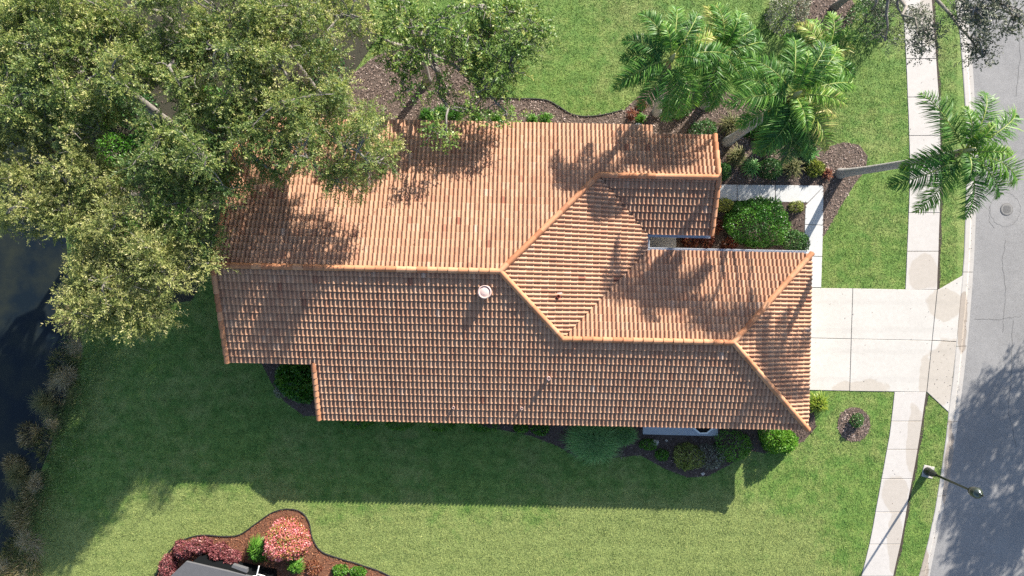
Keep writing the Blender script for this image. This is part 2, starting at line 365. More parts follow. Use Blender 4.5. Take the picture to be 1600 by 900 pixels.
M['brush'] = leafmat('mixed shore brush', [(0.0, (0.03, 0.06, 0.02)), (0.35, (0.09, 0.13, 0.04)), (0.6, (0.17, 0.18, 0.065)), (0.85, (0.31, 0.26, 0.12)), (1.0, (0.48, 0.41, 0.28))], 0.2, 0.7)
M['reed_green'] = leafmat('green reeds', [(0.0, (0.035, 0.05, 0.02)), (0.5, (0.11, 0.13, 0.04)), (1.0, (0.26, 0.23, 0.10))], 0.25, 0.6)
M['bankgreen'] = leafmat('bank weeds', [(0.0, (0.05, 0.10, 0.03)), (0.5, (0.13, 0.225, 0.06)), (1.0, (0.30, 0.33, 0.14))], 0.25, 0.6)
M['liriope'] = leafmat('dark strap grass', [(0.0, (0.03, 0.11, 0.03)), (0.5, (0.085, 0.27, 0.06)), (1.0, (0.25, 0.42, 0.13))], 0.25, 0.4)

# ------------------------------------------------------------------ picture lines on the ground (pixels of the photograph)
def line(pts):
    """x as a function of y in metres, from pixel pairs, carried straight on at both ends"""
    P = np.array([W2(x, y) for x, y in pts]); P = P[np.argsort(P[:, 1])]
    ys, xs = P[:, 1], P[:, 0]
    s0 = (xs[1] - xs[0]) / (ys[1] - ys[0]); s1 = (xs[-1] - xs[-2]) / (ys[-1] - ys[-2])
    s0 *= 0.9
    def f(y):
        y = np.asarray(y, float); v = np.interp(y, ys, xs)
        v = np.where(y < ys[0], xs[0] + (y - ys[0]) * s0, v)
        return np.where(y > ys[-1], xs[-1] + (y - ys[-1]) * s1, v)
    return f
WL = line([(1410, 0), (1415, 90), (1419.5, 200), (1421, 260), (1420, 310), (1416.5, 395), (1414, 453), (1397, 612), (1390, 675), (1380, 730), (1370, 785), (1359, 845), (1346, 898)])
WR = line([(1456, 0), (1464, 110), (1468, 170), (1470, 250), (1469, 310), (1466, 400), (1464, 453), (1447, 612), (1438, 675), (1429, 730), (1420, 775), (1409, 840), (1396, 898)])
KL = line([(1492, 0), (1499, 45), (1504, 112), (1508, 170), (1510, 250), (1509, 310), (1506, 400), (1501, 460), (1495, 520), (1489, 590), (1482, 640), (1479, 675), (1470, 740), (1460, 800), (1449, 850), (1436, 898)])
KR = line([(1512, 0), (1519, 60), (1524, 130), (1527, 200), (1528, 260), (1527.5, 325), (1525, 390), (1521, 455), (1515, 525), (1508, 590), (1501, 645), (1497, 675), (1487, 740), (1479, 785), (1467, 840), (1455, 898)])
BK = line([(60, 0), (70, 150), (90, 280), (103, 350), (108, 420), (128, 500), (124, 560), (108, 620), (92, 670), (75, 710), (55, 765), (42, 815), (25, 862), (5, 900)])   # water's edge

def ground_z(x, y):
    d = x - BK(y)
    z = -1.3 * np.clip((0.55 - d) / 3.2, 0, 1) ** 1.0
    k = np.clip((x - KL(y) - 0.12) / 0.3, 0, 1); z = z - 0.26 * k * k * (3 - 2 * k)
    return z
def build_ground():
    xs = np.unique(np.concatenate([np.linspace(-600, -34, 18), np.linspace(-34, -20, 48), np.linspace(-20, 16, 60), np.linspace(16, 27, 90), np.linspace(27, 60, 24), np.linspace(60, 600, 16)]))
    ys = np.unique(np.concatenate([np.linspace(-600, -40, 16), np.linspace(-40, 40, 150), np.linspace(40, 600, 16)]))
    X, Y = np.meshgrid(xs, ys); Z = ground_z(X, Y)
    V = np.stack([X, Y, Z], -1).reshape(-1, 3); nx, ny = len(xs), len(ys)
    i = np.arange(nx * ny).reshape(ny, nx)
    Fc = np.stack([i[:-1, :-1], i[:-1, 1:], i[1:, 1:], i[1:, :-1]], -1).reshape(-1, 4)
    tag(link('lawn', np_mesh('lawn', V, Fc, M['ground'], smooth=True)), kind='structure')
build_ground()
wm = MB(); wm.add([(-600, -600, -0.32), (-9, -600, -0.32), (-9, 600, -0.32), (-600, 600, -0.32)], [(0, 1, 2, 3)])
# keep the water to its own side of the bank
ysw = np.linspace(-300, 300, 200); wm = MB()
wv = [(-600, y, -0.32) for y in ysw] + [(float(BK(y)) + 0.9, y, -0.32) for y in ysw]; nw = len(ysw)
wm.add(wv, [(i, nw + i, nw + i + 1, i + 1) for i in range(nw - 1)])
tag(wm.build('lake', M['water']), kind='structure')

# ------------------------------------------------------------------ street, kerb, sidewalk, driveway, walkway
def strip(fL, fR, y0, y1, n):
    ys = np.linspace(y0, y1, n)
    return [(float(fL(y)), float(y)) for y in ys], [(float(fR(y)), float(y)) for y in ys]
ysr = np.concatenate([np.linspace(-160, -20, 40), np.linspace(-19.5, 20, 80), np.linspace(21, 160, 40)])
sm = MB(); rv = [(float(KR(y)) - 0.02, float(y), -0.13) for y in ysr] + [(float(KR(y)) + 3.9, float(y), -0.075) for y in ysr] + [(float(KR(y)) + 7.8, float(y), -0.13) for y in ysr]
nr = len(ysr)
sm.add(rv, [(i, nr + i, nr + i + 1, i + 1) for i in range(nr - 1)] + [(nr + i, 2 * nr + i, 2 * nr + i + 1, nr + i + 1) for i in range(nr - 1)])
street = tag(sm.build('street', M['asphalt'], smooth=True), kind='structure')
def road_z(x, y): return -0.13 + 0.055 * min(1.0, max(0.0, (x - float(KR(y))) / 3.9))
def crack(pts, wid=0.011, seed=1):
    rg = random.Random(seed); P = []
    for a, b in zip(pts[:-1], pts[1:]):
        for k in range(8):
            t = k / 8; P.append((a[0] + (b[0] - a[0]) * t + rg.uniform(-1.2, 1.2), a[1] + (b[1] - a[1]) * t + rg.uniform(-1, 1)))
    P.append(pts[-1]); P = [Vector(W2(*p)) for p in P]; mb = MB(); vs = []
    for i, p in enumerate(P):
        d = (P[min(i + 1, len(P) - 1)] - P[max(i - 1, 0)]).normalized(); nn = Vector((-d.y, d.x)) * wid * rg.uniform(0.5, 1.2)
        for q in (p + nn, p - nn): vs.append((q.x, q.y, road_z(q.x, q.y) + 0.005))
    mb.add(vs, [(2 * i, 2 * i + 1, 2 * i + 3, 2 * i + 2) for i in range(len(P) - 1)])
    return mb.build('crack', M['crack'], street)
crack([(1592, 20), (1596, 90), (1590, 150)], seed=2); 
crack([(1574, 375), (1568, 410), (1573, 450), (1569, 520)], seed=4); crack([(1525, 498), (1560, 500), (1598, 494)], 0.013, 5)
crack([(1585, 500), (1582, 590), (1577, 640), (1590, 700)], seed=6); 
ring = [(1573 + 24 * math.cos(t) * 1.0, 327 + 27 * math.sin(t)) for t in np.linspace(0, 2 * math.pi, 12)]
crack(ring, 0.006, 8); crack([(1549, 322), (1548, 345), (1556, 356)], 0.01, 9)

kerb = MB()
def kerb_piece(y0, y1, gap=0.012):
    mb = MB(); ys = np.linspace(y0 + gap, y1 - gap, 6); prof = [(0.0, -0.25), (0.0, 0.015), (0.06, 0.028), (0.42, 0.012), (0.60, -0.10), (0.66, -0.118), (1.0, -0.112), (1.0, -0.25)]
    vs = []
    for y in ys:
        a, b = float(KL(y)), float(KR(y))
        for u, z in prof: vs.append((a + (b - a) * u, float(y), z))
    n = len(prof); fs = []
    for i in range(len(ys) - 1):
        for k in range(n - 1): fs.append((i * n + k, i * n + k + 1, (i + 1) * n + k + 1, (i + 1) * n + k))
    fs.append(tuple(range(n))); fs.append(tuple((len(ys) - 1) * n + k for k in range(n - 1, -1, -1)))
    mb.add(vs, fs); return mb
kb = MB(); L_, R_ = strip(lambda y: KL(y) + 0.02, lambda y: KR(y) - 0.03, -60, 60, 120)
nk = len(L_)
kb.add([(x, y, -0.2) for x, y in L_] + [(x, y, -0.2) for x, y in R_], [(i, nk + i, nk + i + 1, i + 1) for i in range(nk - 1)])
kerbo = tag(kb.build('kerb', M['soil']), kind='structure')
jy = [60 - 118 * 5 + 118 * k for k in range(0, 5)] + [60, 180, 303, 425, 541, 659, 775, 892] + [892 + 118 * k for k in range(1, 6)]
jw = sorted([W2(0, y)[1] for y in jy])
for a, b in zip(jw[:-1], jw[1:]): kerb_piece(a, b).build('kerb_stone', M['kerb'], kerbo)

def slab(poly, mat, parent, z=0.03, name='slab', bev=0.012):
    mb = MB(); c = np.mean(np.array(poly), 0); q = []
    for p in poly:
        d = np.array(p) - c; l = np.linalg.norm(d); q.append(tuple(c + d * (1 - 0.016 / max(l, 0.1))))
    mb.prism(q, -0.1, z + random.uniform(-0.003, 0.003))
    return mb.build(name, mat, parent, bevel=bev)
def subbase(name, polys):
    mb = MB()
    for p in polys: mb.prism(p, -0.12, 0.004)
    return tag(mb.build(name, M['soil']), kind='structure')
def wy(py): return W2(0, py)[1]
def walk_polys(joints):
    out = []
    for a, b in zip(joints[:-1], joints[1:]):
        y0, y1 = wy(a), wy(b); ym = (y0 + y1) / 2
        out.append([(float(WL(y0)), y0), (float(WL(ym)), ym), (float(WL(y1)), y1), (float(WR(y1)), y1), (float(WR(ym)), ym), (float(WR(y0)), y0)])
    return out
jn = [-390 + 60.3 * k for k in range(0, 14)] + [453]; jn = [453 - 60.2 * k for k in range(16, -1, -1)]
js = [612, 658, 702, 748, 800, 850] + [850 + 50 * k for k in range(1, 12)]
sw = walk_polys(jn) + walk_polys(js)
sidewalk = subbase('sidewalk', sw)
for p in sw: slab(p, M['walk'], sidewalk)
def PX(*pts): return [W2(*p) for p in pts]
drv = [PX((1262, 449.5), (1332, 450.5), (1329.5, 529.5), (1262, 528)), PX((1332, 450.5), (1464, 453), (1456, 532), (1329.5, 529.5)),
       PX((1464, 453), (1504, 430), (1501, 460), (1494, 534), (1456, 532)),
       PX((1262, 528), (1329.5, 529.5), (1327, 611), (1258, 609.5)), PX((1329.5, 529.5), (1456, 532), (1447.5, 612.5), (1327, 611)),
       PX((1456, 532), (1494, 534), (1488, 595), (1481.5, 644), (1447.5, 612.5))]
driveway = subbase('driveway', drv)
for p in drv: slab(p, M['drive'], driveway, 0.034)
wk = [PX((1085, 288), (1151.5, 288.5), (1151.5, 314), (1085, 314)), PX((1151.5, 288.5), (1211, 289), (1211, 315.5), (1151.5, 314)),
      PX((1211, 289), (1284, 290), (1286.5, 292), (1262, 317), (1211, 315.5)), PX((1286.5, 292), (1286, 352), (1257, 351), (1258, 321), (1262, 317)),
      PX((1286, 352), (1284.5, 401), (1257, 400), (1257, 351)), PX((1284.5, 401), (1283, 449.5), (1257, 449), (1257, 400)),
      PX((960, 355), (1057, 355), (1057, 400), (960, 400)), PX((1057, 314), (1085, 314), (1085, 345), (1057, 345))]
walkway = subbase('walkway', wk)
for p in wk: slab(p, M['path'], walkway, 0.026)

# dark cut edge beside the sidewalk
eb = MB()
for a, b in ((-300, 452), (614, 1300)):
    ys = np.linspace(wy(b), wy(a), 60)
    vs = [(float(WR(y)) - 0.01, y, 0.006) for y in ys] + [(float(WR(y)) + 0.13 + 0.04 * math.sin(y * 3.1), y, 0.006) for y in ys]
    eb.add(vs, [(i, 60 + i, 61 + i, i + 1) for i in range(59)])
ys = np.linspace(wy(900), wy(640), 40)
tag(eb.build('soil_edge', M['soil']), kind='structure')

# ------------------------------------------------------------------ planting beds
NB = PX((540, 240), (545, 120), (590, 85), (660, 70), (715, 95), (742, 138), (755, 152), (800, 154), (850, 156), (872, 166), (892, 178), (915, 182), (945, 179), (975, 172), (1000, 148), (1040, 128), (1090, 128), (1150, 150), (1220, 185), (1285, 232), (1318, 222), (1342, 226), (1356, 244), (1352, 266), (1334, 290), (1312, 325), (1288, 368), (1284, 372), (1284, 285), (1110, 285), (1105, 240), (900, 240), (700, 240))
CB = PX((1040, 285), (1290, 285), (1280, 400), (1040, 405))
SB = PX((700, 640), (760, 668), (790, 673), (830, 681), (870, 696), (900, 714), (960, 715), (1000, 711), (1040, 733), (1075, 746), (1105, 744), (1140, 726), (1170, 704), (1195, 708), (1255, 690), (1275, 668), (1270, 630), (1262, 625), (1240, 640))
HB = PX((405, 560), (425, 600), (445, 628), (475, 650), (520, 650), (520, 560))
LB = spline([W2(*p) for p in ((215, 960), (245, 900), (262, 868), (285, 846), (315, 837), (350, 839), (375, 836), (400, 819), (425, 802), (450, 796), (470, 801), (482, 817), (487, 840), (501, 862), (530, 873), (560, 882), (600, 896), (640, 925), (640, 980), (400, 990))], 5, True)
RB = [(W2(1334, 663)[0] + 0.85 * math.cos(t), W2(1334, 663)[1] + 0.9 * math.sin(t)) for t in np.linspace(0, 2 * math.pi, 24, endpoint=False)]
TB = [(W2(1290, 18)[0] + 1.6 * math.cos(t), W2(1290, 18)[1] + 1.15 * math.sin(t)) for t in np.linspace(0, 2 * math.pi, 24, endpoint=False)]
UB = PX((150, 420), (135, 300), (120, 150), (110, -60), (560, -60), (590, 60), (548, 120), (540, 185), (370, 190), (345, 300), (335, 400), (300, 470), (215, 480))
BEDS = [(UB, 'floor', 'chip_shade', 5000), (TB, 'mulch', 'chip', 1600), (NB, 'mulch', 'chip', 20000), (CB, 'mulch_shade', 'chip_shade', 2500), (SB, 'mulch_shade', 'chip_shade', 7000), (HB, 'mulch_shade', 'chip_shade', 1200), (LB, 'mulch_red', 'chip_red', 9000), (RB, 'mulch', 'chip', 900)]
def cards(P, D, N, L, Wd, kite=0.45):
    """rhombic leaves: base points, directions, normals (n,3), lengths, widths"""
    S = np.cross(D, N); S /= (np.linalg.norm(S, axis=1, keepdims=True) + 1e-9)
    L = np.asarray(L).reshape(-1, 1); Wd = np.asarray(Wd).reshape(-1, 1)
    a = P; b = P + D * L * kite + S * Wd / 2; c = P + D * L; d = P + D * L * kite - S * Wd / 2
    V = np.stack([a, b, c, d], 1).reshape(-1, 3); Fc = np.arange(len(P) * 4).reshape(-1, 4)
    return V, Fc
def unit(v): return v / (np.linalg.norm(v, axis=-1, keepdims=True) + 1e-9)
bedi = 0
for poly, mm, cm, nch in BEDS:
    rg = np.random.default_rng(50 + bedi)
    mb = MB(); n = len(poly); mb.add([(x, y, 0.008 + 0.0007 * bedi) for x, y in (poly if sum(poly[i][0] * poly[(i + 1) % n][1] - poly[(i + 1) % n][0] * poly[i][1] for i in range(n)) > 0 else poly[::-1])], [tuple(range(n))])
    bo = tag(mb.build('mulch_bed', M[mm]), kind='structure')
    pa = np.array(poly); lo, hi = pa.min(0), pa.max(0)
    x = rg.uniform(lo[0], hi[0], nch * 3); y = rg.uniform(lo[1], hi[1], nch * 3); k = pip(poly, x, y)
    for q in drv + wk: k &= ~pip(q, x, y)
    x, y = x[k][:nch], y[k][:nch]; m_ = len(x)
    D = unit(np.stack([rg.normal(size=m_), rg.normal(size=m_), rg.normal(size=m_) * 0.25], 1)); N = unit(np.stack([rg.normal(size=m_) * 0.4, rg.normal(size=m_) * 0.4, np.ones(m_)], 1))
    V, Fc = cards(np.stack([x, y, rg.uniform(0.015, 0.05, m_)], 1), D, N, rg.uniform(0.06, 0.15, m_), rg.uniform(0.02, 0.05, m_))
    tag(link('mulch_chips', np_mesh('mulch_chips', V, Fc, M[cm], np.repeat(np.clip(rg.normal(0.5, 0.25, m_), 0, 1), 4)), bo), kind='stuff')
    bedi += 1
# black tube for the trench edge of the beds, its shade put into colour
def edging(pts, label):
    mb = MB(); P = spline([W2(*p) for p in pts], 5)
    mb.tube([(x, y, 0.03) for x, y in P], 0.034, 6)
    return tag(mb.build('trench_shade', M['dark']), label, 'trench shade line')
edging(((242, 905), (260, 868), (284, 845), (315, 836), (350, 838), (375, 835), (400, 818), (425, 801), (450, 795), (471, 800), (483, 816), (488, 840), (502, 861), (530, 872), (560, 881), (602, 896), (640, 920)), 'thin black line for the shadowed trench curving round the red mulch bed with the pink bush')
edging(((742, 138), (755, 152), (800, 154), (850, 156), (872, 166), (892, 178), (915, 182), (945, 179), (972, 172)), 'dark line for the cut trench between north lawn and mulch bed above the roof')

# ------------------------------------------------------------------ the house
TH = -0.021
ZE, MS, ME = 2.66, 0.41, 0.424
XW, YN, YN2, YS, YS2, XN, XL = -13.2, 7.95, 7.53, -6.505, -3.73, 9.6, -9.2
XE, YF, YG, XG = 6.45, 2.74, 1.96, 14.37
YR = (YN + YS) / 2; ZR = ZE + MS * (YN - YR); BX = XE - (ZR - ZE) / ME
YRN = (YN + YF) / 2; CX = XE - MS * (YN - YRN) / ME
YR2 = (YG + YS) / 2; Z2 = ZE + MS * (YG - YR2); R2X = XE - (Z2 - ZE) / ME; HX = XG - (Z2 - ZE) / MS
zN = lambda x, y: ZE + MS * (YN - y)
zS = lambda x, y: ZE + MS * (y - YS)
zE = lambda x, y: ZE + ME * (XE - x)
zWS = lambda x, y: ZE + MS * (y - YF)
zGN = lambda x, y: ZE + MS * (YG - y)
zGE = lambda x, y: ZE + MS * (XG - x)
PL = [ # polygon, height, downslope direction, eave coordinate
    ([(XW, YN), (XW, YR), (BX, YR), (CX, YRN), (6.6, YRN), (6.6, YN)], zN, (0, 1), YN, MS),
    ([(6.6, YRN), (XN, YRN), (XN, YN2), (6.6, YN2)], zN, (0, 1), YN, MS),
    ([(XW, YR), (XW, YS2), (XL, YS2), (XL, YR)], zS, (0, -1), -YS, MS),
    ([(XL, YR), (XL, YS), (XG, YS), (HX, YR2), (R2X, YR2), (BX, YR)], zS, (0, -1), -YS, MS),
    ([(BX, YR), (R2X, YR2), (XE, YG), (XE, YF), (CX, YRN)], zE, (1, 0), XE, ME),
    ([(CX, YRN), (XE, YF), (XN, YF), (XN, YRN)], zWS, (0, -1), -YF, MS),
    ([(R2X, YR2), (HX, YR2), (XG, YG), (XE, YG)], zGN, (0, 1), YG, MS),
    ([(HX, YR2), (XG, YS), (XG, YG)], zGE, (1, 0), XG, MS)]
house = tag(empty('house', (0, 0, 0), TH), 'long house under a terracotta barrel tile roof with hips, valleys and gables', 'house')
dk = MB()
for poly, zf, dd, ev, ms in PL:
    dk.prism(poly, lambda x, y, zf=zf: zf(x, y) - 0.16, lambda x, y, zf=zf: zf(x, y) - 0.005)
roof = dk.build('roof', M['deck'], house)

PITCH, EXPO = 0.2, 0.345
PROF = [(0.0, 0.008), (0.022, 0.0), (0.05, 0.004), (0.062, 0.042), (0.085, 0.076), (0.115, 0.092), (0.145, 0.082), (0.172, 0.046), (0.186, 0.010), (0.2, 0.008)]
LOW, UP, LIP, OVER = 0.116, 0.008, 0.055, 0.03
def tile_verts(ms):
    """tile in (u across, v upslope, h above the plane) ; 3 rows: front bottom, front top, back top"""
    P = []
    for u, h in PROF: P.append((u, -OVER, h + LOW - LIP))
    for u, h in PROF: P.append((u, -OVER, h + LOW))
    for u, h in PROF: P.append((u, EXPO + 0.01, h * 0.93 + UP))
    n = len(PROF); Fc = []
    for r in (0, 1):
        for k in range(n - 1): Fc.append((r * n + k, r * n + k + 1, (r + 1) * n + k + 1, (r + 1) * n + k))
    return np.array(P), Fc
def to_house_local(P, u0, v0, dd, ev, zf, du):
    """(u, v, h) -> house xyz. v is horizontal distance upslope from the eave line"""
    u = P[:, 0] + u0; v = P[:, 1] + v0
    if dd[0] == 0: x = u * du; y = dd[1] * (ev - v)
    else: y = u * du; x = dd[0] * (ev - v)
    z = zf(x, y) + P[:, 2]
    return np.stack([x, y, z], 1)
rt = np.random.default_rng(3)
inner, cutv, cutf, cutt = [], [], [], []
tv, tf = tile_verts(MS)
def clip_tile(V, poly, tintv):
    bm = bmesh.new(); vs = [bm.verts.new(p) for p in V]
    for f in tf:
        try: bm.faces.new([vs[i] for i in f])
        except ValueError: pass
    n = len(poly); lo = V[:, :2].min(0); hi = V[:, :2].max(0); c = (lo + hi) / 2
    area = sum(poly[i][0] * poly[(i + 1) % n][1] - poly[(i + 1) % n][0] * poly[i][1] for i in range(n)); sg = 1 if area > 0 else -1
    for i in range(n):
        a, b = np.array(poly[i]), np.array(poly[(i + 1) % n]); e = b - a; L = np.linalg.norm(e); e = e / L
        nn = np.array([e[1], -e[0]]) * sg            # outward
        cor = np.array([[lo[0], lo[1]], [hi[0], lo[1]], [hi[0], hi[1]], [lo[0], hi[1]]]) - a
        s = cor @ nn; t = cor @ e
        if s.max() > 1e-4 and s.min() < -1e-4 and t.max() > 0 and t.min() < L:
            # an edge that runs along the eave does not cut the tiles
            bmesh.ops.bisect_plane(bm, geom=bm.verts[:] + bm.edges[:] + bm.faces[:], plane_co=(a[0], a[1], 0), plane_no=(nn[0], nn[1], 0), clear_outer=True)
    if bm.faces:
        bm.verts.index_update(); base = len(cutv)
        for v in bm.verts: cutv.append(tuple(v.co)); cutt.append(tintv)
        for f in bm.faces: cutf.append(tuple(base + v.index for v in f.verts))
    bm.free()
for pi, (poly, zf, dd, ev, ms) in enumerate(PL):
    pa = np.array(poly); lo, hi = pa.min(0), pa.max(0)
    du = 1 if dd in ((0, -1), (1, 0)) else -1
    ulo, uhi = ((lo[0], hi[0]) if dd[0] == 0 else (lo[1], hi[1]))
    if du < 0: ulo, uhi = -uhi, -ulo
    ulo = math.floor(ulo / PITCH + 1e-6) * PITCH; vmax = 15.0 if dd[0] == 0 else (hi[0] - lo[0])
    # grow the eave sides a little so that the tiles hang over the edge
    g = 0.07; big = []
    for x, y in poly: big.append((x, y))
    for j in range(int(vmax / EXPO) + 2):
        stag = (pi * 0.37) % 0.2
        rowt = rt.normal(0, 0.03)
        for i in range(int((uhi - ulo) / PITCH) + 2):
            u0 = ulo + i * PITCH - 0.0; v0 = j * EXPO
            cu, cv = u0 + PITCH / 2, v0 + EXPO / 2
            lu = np.array([u0 + 0.004, u0 + PITCH - 0.004, u0 + 0.004, u0 + PITCH - 0.004, cu]); lv = np.array([v0 + 0.01, v0 + 0.01, v0 + EXPO - 0.01, v0 + EXPO - 0.01, cv])
            if dd[0] == 0: X, Y = lu * du, dd[1] * (ev - lv)
            else: Y, X = lu * du, dd[0] * (ev - lv)
            ins = pip(poly, X, Y)
            if not ins.any(): continue
            t = float(np.clip(0.52 + rowt + rt.normal(0, 0.11), 0, 1))
            if rt.random() < 0.006: t = float(rt.choice([0.0, 0.05, 1.0, 0.95]))
            Pj = tv.copy(); Pj[:, 0] = (Pj[:, 0] - 0.1) + 0.1 + rt.normal(0, 0.0025); Pj[:, 2] += rt.normal(0, 0.003)
            Pj[:, 1] += rt.normal(0, 0.004)
            V = to_house_local(Pj, u0, v0, dd, ev, zf, du)
            if ins.all(): inner.append((V, t, pi, u0, v0, du))
            else: clip_tile(V, poly, t)
# the 300 that show largest stay single tiles, the rest is one part
def shown(V):
    c = V.mean(0); cw = Vector((c[0], c[1], c[2])); ray = np.array([0, 0, H]) - np.array([c[0] + 0.021 * c[1], c[1] - 0.021 * c[0], c[2]])
    n = len(PROF); a, b, d = V[n], V[2 * n - 1], V[2 * n]
    nn = np.cross(b - a, d - a); return abs(nn @ ray) / (ray @ ray) ** 1.5
sc_ = np.array([shown(t[0]) for t in inner]); order = np.argsort(-sc_)
proto = {}
for idx in order[:300]:
    V, t, pi, u0, v0, du = inner[idx]
    q = round(t * 9) / 9; key = (pi, q)
    o0 = V[0].copy()
    if key not in proto:
        me = bpy.data.meshes.new('roof_tile'); fl = tf if True else tf
        me.from_pydata([tuple(p - o0) for p in V], [], fl); me.update()
        a = me.attributes.new('tint', 'FLOAT', 'POINT'); a.data.foreach_set('value', [q] * len(V)); me.materials.append(M['tile'])
        me.polygons.foreach_set('use_smooth', [True] * (len(PROF) - 1) * 2); me.set_sharp_from_angle(angle=R(50))
        proto[key] = me
    link('roof_tile', proto[key], roof, tuple(o0))
rest = [inner[i] for i in order[300:]]
nt_ = len(tv); V = np.concatenate([r[0] for r in rest]); tfn = np.array(tf)
Fa = (tfn[None] + (np.arange(len(rest)) * nt_)[:, None, None]).reshape(-1, 4)
me = np_mesh('roof_tile_field', V, Fa, M['tile'], np.repeat([r[1] for r in rest], nt_), smooth=True); me.set_sharp_from_angle(angle=R(50))
tag(link('roof_tile', me, roof), kind='stuff')
me = bpy.data.meshes.new('cut_tile'); me.from_pydata(cutv, [], cutf); me.update()
a = me.attributes.new('tint', 'FLOAT', 'POINT'); a.data.foreach_set('value', cutt); me.materials.append(M['tile'])
tag(link('cut_tile', me, roof), kind='stuff')
# ridge, hip and rake caps
def cap_mesh(L, wid, hgt, t, seed):
    vs = []; n = 7
    for (v, sc, dz) in ((0.0, 1.0, -0.02), (0.0, 1.09, 0.02), (L, 0.9, -0.008)):
        for k in range(n):
            a = math.pi * k / (n - 1); vs.append((v, math.cos(a) * wid / 2 * sc, math.sin(a) ** 1.25 * hgt * sc + dz))
    fs = []
    for r in (0, 1):
        for k in range(n - 1): fs.append((r * n + k, r * n + k + 1, (r + 1) * n + k + 1, (r + 1) * n + k)[::-1])
    me = bpy.data.meshes.new('ridge_tile'); me.from_pydata(vs, [], fs); me.update()
    a = me.attributes.new('tint', 'FLOAT', 'POINT'); a.data.foreach_set('value', [t] * len(vs)); me.materials.append(M['ridge'])
    me.polygons.foreach_set('use_smooth', [True] * len(fs)); me.set_sharp_from_angle(angle=R(50))
    return me
CAPL = 0.45
capm = [cap_mesh(CAPL + 0.05, 0.26, 0.15, k / 7, k) for k in range(8)]
rakem = [cap_mesh(CAPL + 0.02, 0.25, 0.13, k / 7, k) for k in range(8)]
rr = random.Random(5)
def caps(p0, p1, meshes, lift, name='ridge_tile', L=CAPL):
    p0, p1 = Vector(p0), Vector(p1); d = p1 - p0; n = max(1, round(d.length / L)); st = d / n
    x = d.normalized(); y = Vector((0, 0, 1)).cross(x).normalized(); z = x.cross(y)
    rot = Matrix((x, y, z)).transposed().to_euler()
    for i in range(n):
        o = link(name, rr.choice(meshes), roof); o.location = p0 + st * i + Vector((0, 0, lift + rr.uniform(-0.006, 0.006)))
        o.rotation_euler = (rot.x, rot.y, rot.z + rr.uniform(-0.02, 0.02)); o.scale = (st.length / L, 1, 1)
B3, C3, R3, I3 = (BX, YR, ZR), (CX, YRN, ZE + MS * (YN - YRN)), (R2X, YR2, Z2), (HX, YR2, Z2)
LFT = 0.11
caps((XW, YR, ZR), B3, capm, LFT); caps(C3, B3, capm, LFT); caps(R3, B3, capm, LFT)
caps((XN, YRN, C3[2]), C3, capm, LFT); caps(R3, I3, capm, LFT)
caps((XG, YG, ZE), I3, capm, LFT); caps((XG, YS, ZE), I3, capm, LFT)
caps((XW + 0.06, YN, ZE), (XW + 0.06, YR, ZR), rakem, LFT, 'rake_tile'); caps((XW + 0.06, YS2, zS(0, YS2)), (XW + 0.06, YR, ZR), rakem, LFT, 'rake_tile')
caps((XL + 0.06, YS, ZE), (XL + 0.06, YS2 - 0.02, zS(0, YS2)), rakem, LFT, 'rake_tile', 0.34)
caps((XN - 0.06, YN2, zN(0, YN2)), (XN - 0.06, YRN, C3[2]), rakem, LFT, 'rake_tile'); caps((XN - 0.06, YF, ZE), (XN - 0.06, YRN, C3[2]), rakem, LFT, 'rake_tile')
# fascias and gutters
def board(name, a, b, z0a, z0b, hgt, thick, mat, off=0.0):
    a, b = Vector(a), Vector(b); d = (b - a).normalized(); nn = Vector((-d.y, d.x)) * thick / 2
    mb = MB(); vs = []
    for p, z in ((a, z0a), (b, z0b)):
        for q in (p + nn, p - nn): vs += [(q.x, q.y, z - hgt), (q.x, q.y, z)]
    mb.add(vs, [(0, 1, 3, 2), (4, 6, 7, 5), (0, 4, 5, 1), (2, 3, 7, 6), (1, 5, 7, 3), (0, 2, 6, 4)])
    return mb.build(name, mat, house)
e = 0.015
for a, b, za, zb in (((XW, YS2 - e), (XL, YS2 - e), zS(0, YS2), zS(0, YS2)), ((XL, YS - e), (XG, YS - e), ZE, ZE), ((XW, YN + e), (6.6, YN + e), ZE, ZE),
                     ((6.6, YN2 + e), (XN, YN2 + e), zN(0, YN2), zN(0, YN2)), ((XG + e, YS), (XG + e, YG), ZE, ZE),
                     ((XW - e, YS2), (XW - e, YR), zS(0, YS2), ZR), ((XW - e, YR), (XW - e, YN), ZR, ZE), ((XN + e, YF), (XN + e, YRN), ZE, C3[2]), ((XN + e, YRN), (XN + e, YN2), C3[2], zN(0, YN2)),
                     ((XL - e, YS), (XL - e, YS2), ZE, zS(0, YS2))):
    board('fascia', a, b, za - 0.012, zb - 0.012, 0.2, 0.028, M['fascia'])
def gutter(a, b, side):
    a, b = Vector((*a, 0)), Vector((*b, 0)); d = (b - a).normalized(); nn = Vector((-d.y, d.x, 0)) * side; mb = MB(); vs = []
    pr = [(0.0, 0.0), (0.0, -0.11), (0.10, -0.11), (0.13, -0.01), (0.118, -0.01), (0.092, -0.1), (0.012, -0.1), (0.012, 0.0)]
    for p in (a, b):
        for o_, z in pr: vs.append(tuple(p + nn * (o_ + 0.012) + Vector((0, 0, ZE + 0.0 + z))))
    n = 8; mb.add(vs, [(k, (k + 1) % n, n + (k + 1) % n, n + k) for k in range(n)] + [tuple(range(n)), tuple(range(2 * n - 1, n - 1, -1))])
    return mb.build('gutter', M['gutter'], house)
gutter((XE + 0.03, YF), (XN - 0.05, YF), -1); gutter((XE + 0.03, YG), (XG - 0.12, YG), 1); gutter((XE, YG + 0.14), (XE, YF - 0.14), -1)
